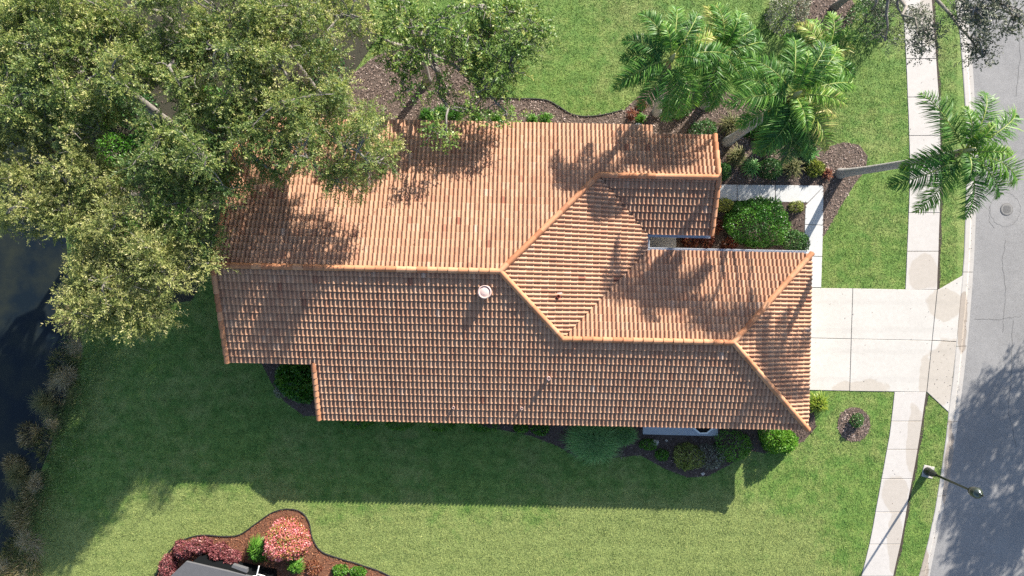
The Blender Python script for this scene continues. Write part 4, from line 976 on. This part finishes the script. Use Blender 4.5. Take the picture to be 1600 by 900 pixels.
palm('bright palm nearest the north lawn with fronds over the roof edge', bp(1026, 176), (6.75, 9.7, 6.6), [(118, 20, 2.7), (150, 12, 2.6), (168, 2, 2.5), (200, 5, 3.0), (212, -10, 2.7), (238, -6, 2.8), (268, -5, 3.0), (285, -2, 2.8), (310, 0, 2.7), (8, 25, 2.8), (30, 5, 2.6), (55, 15, 2.6), (85, 18, 2.8), (350, 55, 1.8), (110, 55, 1.8)], 203, GP, 0.15, (-0.1, 0.2))
palm('palm at the top edge behind the bright palm, its fronds pointing up the picture', bp(1100, 165), (9.15, 10.3, 5.6), [(80, 18, 2.7), (100, 10, 2.6), (60, 10, 2.6), (35, 0, 2.6), (10, 0, 2.7), (-20, -5, 2.7), (-50, 0, 2.6), (-85, -5, 2.9), (-110, 0, 2.6), (-140, 10, 2.3), (170, 0, 2.3), (140, 15, 2.4), (60, 60, 1.6)], 204, GP, 0.15)
palm('small palm low in the shade right of the other palm crowns', bp(1262, 140), (14.3, 10.6, 4.2), [(70, 18, 2.4), (100, 8, 2.3), (40, 5, 2.3), (10, 0, 2.2), (-30, 0, 2.2), (-70, 0, 2.2), (-120, 0, 2.2), (150, 8, 2.3), (180, 0, 2.2), (125, 20, 2.2)], 205, GP, 0.13)

# ------------------------------------------------------------------ shrubs and plants
shrub('round_bush', 'large clipped round glossy green bush in the entry courtyard', 1186, 345, 1.72, 1.45, 2.0, 'bush', 301, 9000, (0.095, 0.06), tint=0.5, lobes=9)
shrub('shrub', 'smaller dark green bush below the round bush, beside the walkway', 1248, 376, 0.75, 0.62, 1.1, 'dkbush', 302, 2200, (0.09, 0.055), tint=0.65)
shrub('shrub', 'low olive shrub at the inside corner of the walkway', 1246, 322, 0.45, 0.3, 0.5, 'olive', 303, 600, (0.08, 0.045))
shrub('shrub', 'yellow leaved plant between gable and round bush', 1135, 320, 0.5, 0.38, 0.7, 'olive', 304, 800, (0.10, 0.05), tint=0.7)
for i, (px, py, lb) in enumerate(((1080, 378, 'maroon croton nearest the patio in the courtyard'), (1105, 376, 'maroon croton in the middle of the courtyard bed'), (1118, 352, 'maroon croton below the gable corner beside the round bush'), (1140, 382, 'maroon croton under the edge of the round bush'))):
    shrub('croton', lb, px, py, 0.42, 0.38, 0.55, 'croton', 310 + i, 500, (0.15, 0.06), group='crotons in the courtyard', cat='plant')
# by the palms
for i, (px, py, r_, h_, mm, lb) in enumerate(((1100, 205, 0.8, 0.9, 'dkbush', 'dark shrub touching the north wall of the gable wing'), (1128, 268, 0.5, 0.7, 'dkbush', 'dark shrub in the corner of gable and walkway'), (1205, 262, 0.7, 0.8, 'dkbush', 'dark shrub above the middle of the walkway'), (1225, 195, 0.8, 0.8, 'bush', 'green shrub under the crown of the middle palm'), (1255, 215, 0.7, 0.7, 'dkbush', 'dark shrub between the middle palm and the round mulch end'), (1060, 165, 0.8, 0.7, 'dkbush', 'dark shrub behind the bright palm trunk'), (1110, 140, 0.8, 0.6, 'dkbush', 'dark shrub deep in the shade between the palm crowns'), (1275, 262, 0.5, 0.5, 'olive', 'yellowish shrub left of the rusty bromeliad'), (1180, 200, 0.7, 0.7, 'bush', 'green shrub left under the middle palm crown'))):
    shrub('shrub', lb, px, py, r_, r_ * 0.9, h_, mm, 600 + i, 1300, (0.14, 0.05), tint=0.5)
for i, (px, py, r_, mm, lb) in enumerate(((1150, 245, 0.7, 'olive', 'yellow green plant just right of the north gable'), (1172, 262, 0.6, 'dkbush', 'dark green plant beside the gable above the walkway'), (1236, 262, 0.75, 'olive', 'yellowish plant in the mulch above the walkway, under the middle palm'), (1262, 240, 0.6, 'dkbush', 'dark plant under the middle palm crown'), (1200, 225, 0.7, 'dkbush', 'dark plant at the foot of the leaning grey palm trunk'), (1140, 195, 0.7, 'olive', 'olive plant above the gable under the palm fronds'))):
    tuft('strap_plant', lb, px, py, r_, 0.6, 'liriope' if mm == 'dkbush' else 'reed_green', 320 + i, 220, 0.045, 'strap leaved plants under the palms', 'plant', 0.6)
for i, (px, py, lb) in enumerate(((1291, 272, 'rusty red bromeliad at the foot of the right palm'), (1003, 165, 'dark red bromeliad in the mulch left of the bright palm trunk'), (988, 178, 'small dark red bromeliad close to the roof edge'))):
    tuft('bromeliad', lb, px, py, 0.42, 0.3, 'croton', 330 + i, 90, 0.05, 'red bromeliads', 'plant', 0.6)
tuft('strap_plant', 'fresh green plant in mulch beside the bright palm trunk', 1002, 186, 0.4, 0.4, 'lime2', 335, 110, 0.04, None, 'plant', 0.5)
for i, (px, py, rx, mm, lb) in enumerate(((668, 181, 0.55, 'bush', 'left fern of the green row along the north eave'), (690, 178, 0.6, 'bush', 'bright fern of the row along the north eave, second from left'), (712, 181, 0.5, 'bush', 'fern of the north eave row below the hanging twigs'), (745, 186, 0.45, 'lime2', 'pale fern of the north eave row, left of the bare mulch'), (775, 187, 0.4, 'lime2', 'small pale fern on the north eave row'), (852, 186, 0.42, 'lime2', 'grassy fern at the right end of the north eave row'), (832, 188, 0.38, 'lime2', 'low fern just left of the last one on the north eave'))):
    tuft('fern', lb, px, py, rx, 0.45, mm, 340 + i, 240, 0.04, 'ferns along the north eave', 'fern', 0.5)
# south side
tuft('grass_clump', 'large dark green ornamental grass mound in front of the south eave', 928, 689, 1.5, 0.85, 'liriope', 350, 4500, 0.024, None, 'ornamental grass', 0.8, squash=0.75)
tuft('grass_clump', 'smaller ornamental grass mound joining the large one on its right', 975, 680, 0.75, 0.7, 'liriope', 351, 1400, 0.024, None, 'ornamental grass', 0.75, squash=0.7)
shrub('shrub', 'dense yellow green shrub in the shade of the south bed', 1075, 715, 0.8, 0.85, 0.9, 'olive', 352, 2200, (0.08, 0.05), tint=0.55)
shrub('shrub', 'grey twiggy shrub right of the yellow green one in the south bed', 1112, 716, 1.0, 0.75, 0.7, 'grey_shrub', 353, 1500, (0.09, 0.03), tint=0.45)
shrub('shrub', 'green shrub by the south wall near the corner', 1150, 698, 1.1, 0.85, 0.9, 'lime2', 354, 1500, (0.10, 0.05), tint=0.65)
shrub('lime_shrub', 'bright lime green shrub at the south east corner of the roof', 1222, 692, 0.95, 0.75, 1.3, 'lime2', 355, 4200, (0.12, 0.07), tint=0.75, lobes=8)
tuft('lime_plant', 'yellow lime bromeliad like plant at the driveway corner of the house', 1276, 630, 0.65, 0.55, 'lime', 356, 300, 0.06, None, 'plant', 0.6)
shrub('shrub', 'small dark green shrub in the round mulch ring', 1341, 659, 0.32, 0.38, 0.7, 'dkbush', 357, 700, (0.08, 0.05), tint=0.7)
for i, (px, py, rx, lb) in enumerate(((845, 672, 0.5, 'bright leafed low plant at the left of the south bed'), (815, 670, 0.45, 'low plant under the south eave, left end of the bed'), (1015, 695, 0.5, 'small plant beside the pale stone in the south bed'), (1035, 712, 0.4, 'tiny weed in the dark mulch below the pale stone'))):
    shrub('low_plant', lb, px, py, rx, 0.3, 0.4, 'lime2', 360 + i, 500, (0.10, 0.05), group='low plants in the south bed', cat='plant')
for i, (px, rx, lb) in enumerate(((560, 0.9, 'low green plant under the south eave nearest the notch rake'), (625, 0.8, 'low green plant under the south eave, second from the notch rake'), (690, 0.9, 'low green plant under the middle of the south eave'), (755, 0.8, 'low green plant under the south eave where the mulch begins'))):
    shrub('low_plant', lb, px, 660 + i * 1.5, rx, 0.42, 0.45, 'lime2', 800 + i, 500, (0.11, 0.05), group='low plants under the south eave', cat='plant')
shrub('hedge', 'dark leafy hedge in the notch of the south west wall', 455, 598, 0.85, 1.25, 1.4, 'bush', 366, 3600, (0.16, 0.09), tint=0.7, rz=R(35))
shrub('hedge', 'taller dark hedge part close to the wall in the notch', 474, 590, 0.7, 1.1, 1.6, 'bush', 367, 2600, (0.16, 0.09), tint=0.75)
shrub('shrub', 'small brownish twiggy shrub at the foot of the notch hedge', 436, 612, 0.35, 0.35, 0.5, 'grey_shrub', 368, 600, (0.08, 0.03))
# red bed at the bottom left
for i, (px, py, rx, ry, lb) in enumerate(((262, 888, 0.45, 0.75, 'red shrub at the lower left end of the red hedge'), (285, 862, 0.55, 0.5, 'red shrub at the bend of the red hedge'), (312, 855, 0.6, 0.48, 'red shrub along the grey roof, third in the red hedge'), (340, 863, 0.6, 0.42, 'red shrub before the last in the red hedge'), (362, 872, 0.42, 0.36, 'last red shrub at the right end of the red hedge'))):
    shrub('red_shrub', lb, px, py, rx, ry, 0.75, 'red', 370 + i, 1500, (0.10, 0.05), group='red shrubs of the hedge at the bottom left', tint=0.55)
shrub('flowering_bush', 'big round bush covered in pink flowers', 447, 848, 1.15, 1.15, 1.35, 'pink', 380, 9500, (0.085, 0.06), cat='flowering bush', lobes=12, tint=0.55, tstd=0.26)
tuft('strap_plant', 'bright green strap leaved plant left of the pink bush', 404, 858, 0.62, 0.85, 'lime2', 381, 420, 0.05, None, 'plant', 0.55, squash=1.35)
tuft('strap_plant', 'bright green strap leaved plant below the pink bush', 463, 884, 0.5, 0.6, 'lime2', 382, 260, 0.05, None, 'plant', 0.55)
shrub('red_shrub', 'small dusky red shrub right below the pink bush', 489, 889, 0.42, 0.42, 0.5, 'croton', 383, 700, (0.09, 0.045), tint=0.75)
shrub('shrub', 'clipped bright green shrub at the bottom edge in the red bed, left one', 530, 893, 0.45, 0.32, 0.5, 'lime2', 384, 1300, (0.08, 0.045), tint=0.6, group='clipped bright shrubs at the bottom edge')
shrub('shrub', 'clipped bright green shrub at the bottom edge in the red bed, right one', 558, 895, 0.5, 0.28, 0.45, 'lime2', 385, 1300, (0.08, 0.045), tint=0.6, group='clipped bright shrubs at the bottom edge')
# lake shore
rs = random.Random(9); GR = 'reed clumps along the lake shore'
REEDS = [(112, 498, .9, 'reed', 'tan reed clump on the shore under the pale spiky tree'), (120, 540, .6, 'reed', 'small dry reeds where the lawn meets the dark water'), (92, 572, .75, 'reed_green', 'yellow green reed clump leaning over the dark water'), (108, 585, .8, 'reed', 'grey tan reeds between the lawn and the yellow green clump'),
         (100, 608, .9, 'reed', 'tan brown reed clump at mid shore'), (72, 628, .8, 'reed_green', 'olive reed clump standing out in the water at mid shore'), (40, 682, .5, 'reed', 'isolated small tan reed in the water'), (85, 665, .7, 'reed', 'straw coloured reed clump under the mid shore bend'),
         (70, 700, .8, 'reed_green', 'green reed clump on the lower shore'), (28, 742, .85, 'reed_green', 'rounded yellow reed clump far out in the water'), (14, 730, .5, 'reed', 'pale plumed reed at the left edge'), (58, 755, .8, 'reed', 'brown dry reed clump beside the bank'), (50, 775, .8, 'reed', 'tan dry reed clump lower on the bank'),
         (25, 800, .75, 'reed_green', 'olive reed clump over the water near the left edge'), (38, 815, .8, 'reed', 'straw coloured reed clump near the lower shore'), (45, 845, .8, 'reed', 'straw coloured weed clump near the bottom of the shore'), (20, 865, .75, 'reed_green', 'green brown reed clump at the bottom left'), (12, 888, .9, 'reed', 'pale straw clump in the bottom left corner'), (35, 890, .7, 'reed', 'dry straw clump beside the bottom left corner')]
for i, (px, py, r_, mm, lb) in enumerate(REEDS):
    x, y = W2(px, py); gz = max(-0.38, float(ground_z(np.array(x), np.array(y))))
    if i % 2 == 0:
        shrub('reed_clump', lb, px, py, r_ * rs.uniform(0.9, 1.3), r_ * rs.uniform(0.9, 1.5), 0.35 * r_, mm, 400 + i, 1000, (0.3, 0.02), GR, 'reeds', tint=0.5, z0=gz, tstd=0.28, rz=rs.uniform(0, 3)); continue
    tuft('reed_clump', lb, px, py, r_ * rs.uniform(0.8, 1.3), rs.uniform(0.3, 0.75) * r_, mm, 400 + i, rs.randint(380, 700), 0.013, GR, 'reeds', 0.68, gz, squash=rs.uniform(0.55, 1.3), rz=rs.uniform(0, 3), lean=(rs.uniform(-0.9, 0.3), rs.uniform(-0.7, 0.5)))
def bank_weeds():
    rg = np.random.default_rng(77); n = 9000
    y = rg.uniform(-16, 3, n); x = BK(y) + 0.1 + np.abs(rg.normal(0, 1.0, n)); z = ground_z(x, y)
    D = unit(np.stack([rg.normal(size=n), rg.normal(size=n), np.abs(rg.normal(size=n)) * 0.8 + 0.3], 1)); N = unit(rg.normal(size=(n, 3)) + np.array([0, 0, 0.8]))
    V, Fc = cards(np.stack([x, y, z + rg.uniform(0, 0.09, n)], 1), D, N, rg.uniform(0.08, 0.2, n), rg.uniform(0.025, 0.05, n))
    t = np.clip(0.6 + 0.5 * (vnoise(x * 1.2, y * 1.2, 8) - 0.5) + rg.normal(0, 0.15, n), 0, 1)
    tag(link('bank_weeds', np_mesh('bank_weeds', V, Fc, M['bankgreen'], np.repeat(t, 4))), kind='stuff')
bank_weeds()
def brush():
    rg = np.random.default_rng(78); n = 9000
    y = rg.uniform(-16, -0.5, n); x = BK(y) + 0.15 + rg.normal(0, 0.45, n) - 0.5 * vnoise(y * 0.8, y * 0 + 3, 4); k = vnoise(x * 1.1, y * 1.1, 15) > 0.36; x, y = x[k], y[k]; n = len(x); z = np.maximum(ground_z(x, y), -0.34)
    D = unit(np.stack([rg.normal(-0.3, 1, n), rg.normal(-0.2, 1, n), np.abs(rg.normal(size=n)) * 0.7 + 0.25], 1)); N = unit(rg.normal(size=(n, 3)) + np.array([0, 0, 0.8]))
    V, Fc = cards(np.stack([x, y, z + rg.uniform(0, 0.15, n)], 1), D, N, rg.uniform(0.18, 0.45, n), rg.uniform(0.014, 0.03, n))
    t = np.clip(0.36 + 0.8 * (vnoise(x * 0.9, y * 0.9, 18) - 0.5) + rg.normal(0, 0.16, n), 0, 1)
    tag(link('bank_brush', np_mesh('bank_brush', V, Fc, M['brush'], np.repeat(t, 4))), kind='stuff')
brush()
def litter():
    rg = np.random.default_rng(5); xs, ys, zs = [], [], []
    for poly, n, z in ((drv[2] , 8, 0.045), (drv[5], 22, 0.045), (drv[1], 3, 0.045), (drv[4], 4, 0.045), (drv[0], 2, 0.045), (drv[3], 2, 0.045)):
        pa = np.array(poly); lo, hi = pa.min(0), pa.max(0); x = rg.uniform(lo[0], hi[0], n * 3); y = rg.uniform(lo[1], hi[1], n * 3); k = pip(poly, x, y)
        xs += list(x[k][:n]); ys += list(y[k][:n]); zs += [z] * len(x[k][:n])
    for _ in range(22):
        y = rg.uniform(-15, 14); x = float(WL(y)) + rg.uniform(0.05, 1.5)
        xs.append(x); ys.append(y); zs.append(0.045)
    for _ in range(150):
        y = rg.uniform(-15, 14); x = float(KL(y)) * 0.4 + float(KR(y)) * 0.6 + rg.normal(0, 0.08); xs.append(x); ys.append(y); zs.append(-0.05 if x > float(KL(y)) * 0.45 + float(KR(y)) * 0.55 else 0.03)
    for _ in range(420):                            # under the trees on the north slope, and in the valleys
        if rg.random() < 0.7: hx, hy = rg.uniform(XW + 0.3, -3.5), YR + 0.4 + (YN - YR - 0.6) * rg.random() ** 1.2; z = zN(hx, hy)
        else:
            t = rg.random(); hx, hy = CX + (XE - CX) * t + rg.normal(0, 0.12), YRN + (YF - YRN) * t + rg.normal(0, 0.12); z = max(zE(hx, hy), zWS(hx, hy))
        xs.append(hx + 0.021 * hy); ys.append(hy - 0.021 * hx); zs.append(z + 0.15)
    for _ in range(260):
        x, y = rg.uniform(-10, 21), rg.uniform(-15, 15)
        if (abs(x) > 14.5 or abs(y) > 8.5) and x < float(WL(y)): xs.append(x); ys.append(y); zs.append(0.06)
    n = len(xs); D = unit(np.stack([rg.normal(size=n), rg.normal(size=n), rg.normal(size=n) * 0.2], 1)); N = unit(np.stack([rg.normal(size=n) * 0.3, rg.normal(size=n) * 0.3, np.ones(n)], 1))
    V, Fc = cards(np.stack([xs, ys, zs], 1), D, N, rg.uniform(0.03, 0.075, n), rg.uniform(0.02, 0.04, n))
    tag(link('fallen_leaves', np_mesh('fallen_leaves', V, Fc, M['chip'], np.repeat(rg.uniform(0.0, 0.5, n), 4))), kind='stuff')
litter()

# ------------------------------------------------------------------ street furniture and other objects
bx, by, _ = W(1448.5, 736)
lamp = tag(empty('street_lamp', (bx, by, 0), R(-12)), 'dark street lamp with a domed hood standing between sidewalk and kerb', 'street lamp')
MB().box((0.05, -0.02, 0.0), (0.58, 0.62, 0.07)).build('concrete_pad', M['walk'], lamp, bevel=0.015)
MB().lathe((0, 0, 0.03), [(0.215, 0), (0.215, 0.10), (0.19, 0.14), (0.185, 0.42), (0.15, 0.50), (0.13, 0.62), (0.09, 0.72), (0.075, 0.8)], 20).build('lamp_base', M['iron'], lamp, smooth=False)
MB().lathe((0, 0, 0.8), [(0.066, 0), (0.055, 1.4), (0.05, 2.45), (0.075, 2.5), (0.06, 2.56)], 16).build('pole', M['iron'], lamp, smooth=True)
hd = MB().lathe((0, 0, 3.36), [(0.06, 0), (0.10, 0.05), (0.17, 0.10), (0.19, 0.14)], 20).build('lamp_head', M['iron'], lamp)
MB().lathe((0, 0, 3.50), [(0.17, 0), (0.245, 0.14), (0.26, 0.26), (0.25, 0.34)], 24).build('globe', M['globe'], hd, smooth=True)
MB().lathe((0, 0, 3.84), [(0.262, -0.02), (0.27, 0.03), (0.245, 0.10), (0.18, 0.19), (0.10, 0.25), (0.075, 0.27), (0.08, 0.30), (0.04, 0.34)], 24).build('hood', M['lamp_cap'], hd, smooth=True)
MB().lathe((0, 0, 4.17), [(0.03, 0), (0.055, 0.05), (0.045, 0.10), (0.012, 0.19)], 12).build('finial', M['iron'], hd, smooth=True)
mx_, my_ = W2(1573, 327, -0.1); mz = road_z(mx_, my_)
mh = tag(empty('manhole', (mx_, my_, mz + 0.004)), 'round iron manhole cover set in the grey asphalt', 'manhole cover')
MB().lathe((0, 0, -0.02), [(0.325, 0), (0.325, 0.03), (0.305, 0.032), (0.305, 0.02), (0.29, 0.02)], 32).build('frame', M['crack'], mh)
lid = MB().lathe((0, 0, -0.015), [(0.298, 0), (0.298, 0.03), (0.27, 0.034)], 32).build('lid', M['manhole'], mh)
kn = MB()
for i in range(-4, 5):
    for j in range(-4, 5):
        if i * i + j * j < 15: kn.box((i * 0.058, j * 0.058, 0.022), (0.034, 0.034, 0.012), 0.6)
tag(kn.build('tread_studs', M['crack'], lid), kind='stuff')
# air conditioner and its pad at the south wall
px_, py_ = W2(1062, 662); pad = MB(); pad.prism(PX((1004, 640), (1121, 642), (1121, 681), (1004, 678)), -0.05, 0.10)
tag(pad.build('concrete_pad', M['slabgrey'], bevel=0.015), 'grey concrete equipment pad half hidden under the south eave', 'concrete pad')
ax, ay, _ = W(1099, 666, 0.8)
ac = tag(empty('air_conditioner', (ax, ay, 0.10)), 'pale rimmed air conditioner with dark top on the pad under the south eave', 'air conditioner')
oc = lambda r, z: [(r * math.cos(R(22.5 + 45 * k)), r * math.sin(R(22.5 + 45 * k)) * 0.8, z) for k in range(8)]
cs = MB(); vs = oc(0.52, 0) + oc(0.52, 0.72) + oc(0.43, 0.72) + oc(0.43, 0.62)
cs.add(vs, [tuple(range(7, -1, -1))] + [(r * 8 + k, r * 8 + (k + 1) % 8, (r + 1) * 8 + (k + 1) % 8, (r + 1) * 8 + k) for r in range(3) for k in range(8)]); cs.build('casing', M['white'], ac)
fn = MB(); fn.add(oc(0.43, 0.60), [tuple(range(8))]); fn.build('fan_well', M['dark'], ac)
for k in range(5): MB().box((-0.30 + 0.15 * k, 0, 0.66), (0.012, 0.56, 0.012)).build('grille_bar', M['iron'], ac)
# stones
def stone(name, label, px, py, r, mat, seed, sq=0.8):
    rg = np.random.default_rng(seed); bm = bmesh.new(); bmesh.ops.create_icosphere(bm, subdivisions=3, radius=1)
    for v in bm.verts:
        d = np.array(v.co); k = 1 + 0.18 * math.sin(d[0] * 4 + seed) * math.cos(d[1] * 3.3 + seed) + 0.1 * math.sin(d[2] * 7 + d[0] * 5); v.co = Vector((d[0] * r * k, d[1] * r * k * sq, d[2] * r * 0.6 * k))
    me = bpy.data.meshes.new(name); bm.to_mesh(me); bm.free(); me.materials.append(M[mat]); me.polygons.foreach_set('use_smooth', [True] * len(me.polygons))
    x, y, _ = W(px, py, 0.1); tag(link(name, me, None, (x, y, r * 0.25)), label, 'stone')
stone('stone', 'pale round stone in the dark south bed', 1024, 692, 0.2, 'rock', 1)
stone('stone', 'small pale stone on the lawn edge below the grey shrub', 1099, 741, 0.1, 'rock', 2)
stone('boulder', 'dark grey boulder beside the north eave by the palm', 1000, 203, 0.42, 'slate', 3)
stone('stone', 'tiny grey stone right of the pale round one', 1042, 689, 0.08, 'rock', 4)
# neighbour's screened porch at the bottom left
zp = 1.7
nb = tag(empty('screened_porch', (*W2(330, 900), 0)), "corner of a low porch with a grey flat roof at the bottom edge", 'porch')
def loc(pts, z): return [(W2(x, y, z)[0] - nb.location.x, W2(x, y, z)[1] - nb.location.y) for x, y in pts]
MB().prism(loc([(240, 925), (291, 877), (385, 899), (420, 906), (420, 990), (240, 990)], zp), zp - 0.12, zp).build('roof', M['grey_roof'], nb, bevel=0.02)
MB().prism(loc([(252, 925), (294, 884), (383, 905), (415, 911), (415, 980), (252, 980)], zp), -0.05, zp - 0.125).build('screen_wall', M['screen'], nb)
MB().prism(loc([(362, 886), (364, 882), (386, 889), (386, 895)], zp), zp - 0.2, zp + 0.03).build('gutter', M['grey_roof'], nb)
for a, b in (((362, 899), (402, 899)), ((400, 905), (406, 883)), ((404, 897), (415, 899))):
    p, q = loc([a], 1.5)[0], loc([b], 1.5)[0]; MB().tube([(p[0], p[1], 1.55), (q[0], q[1], 1.6)], 0.03, 6).build('white_rail', M['white'], nb)
print('objects', len(bpy.data.objects))
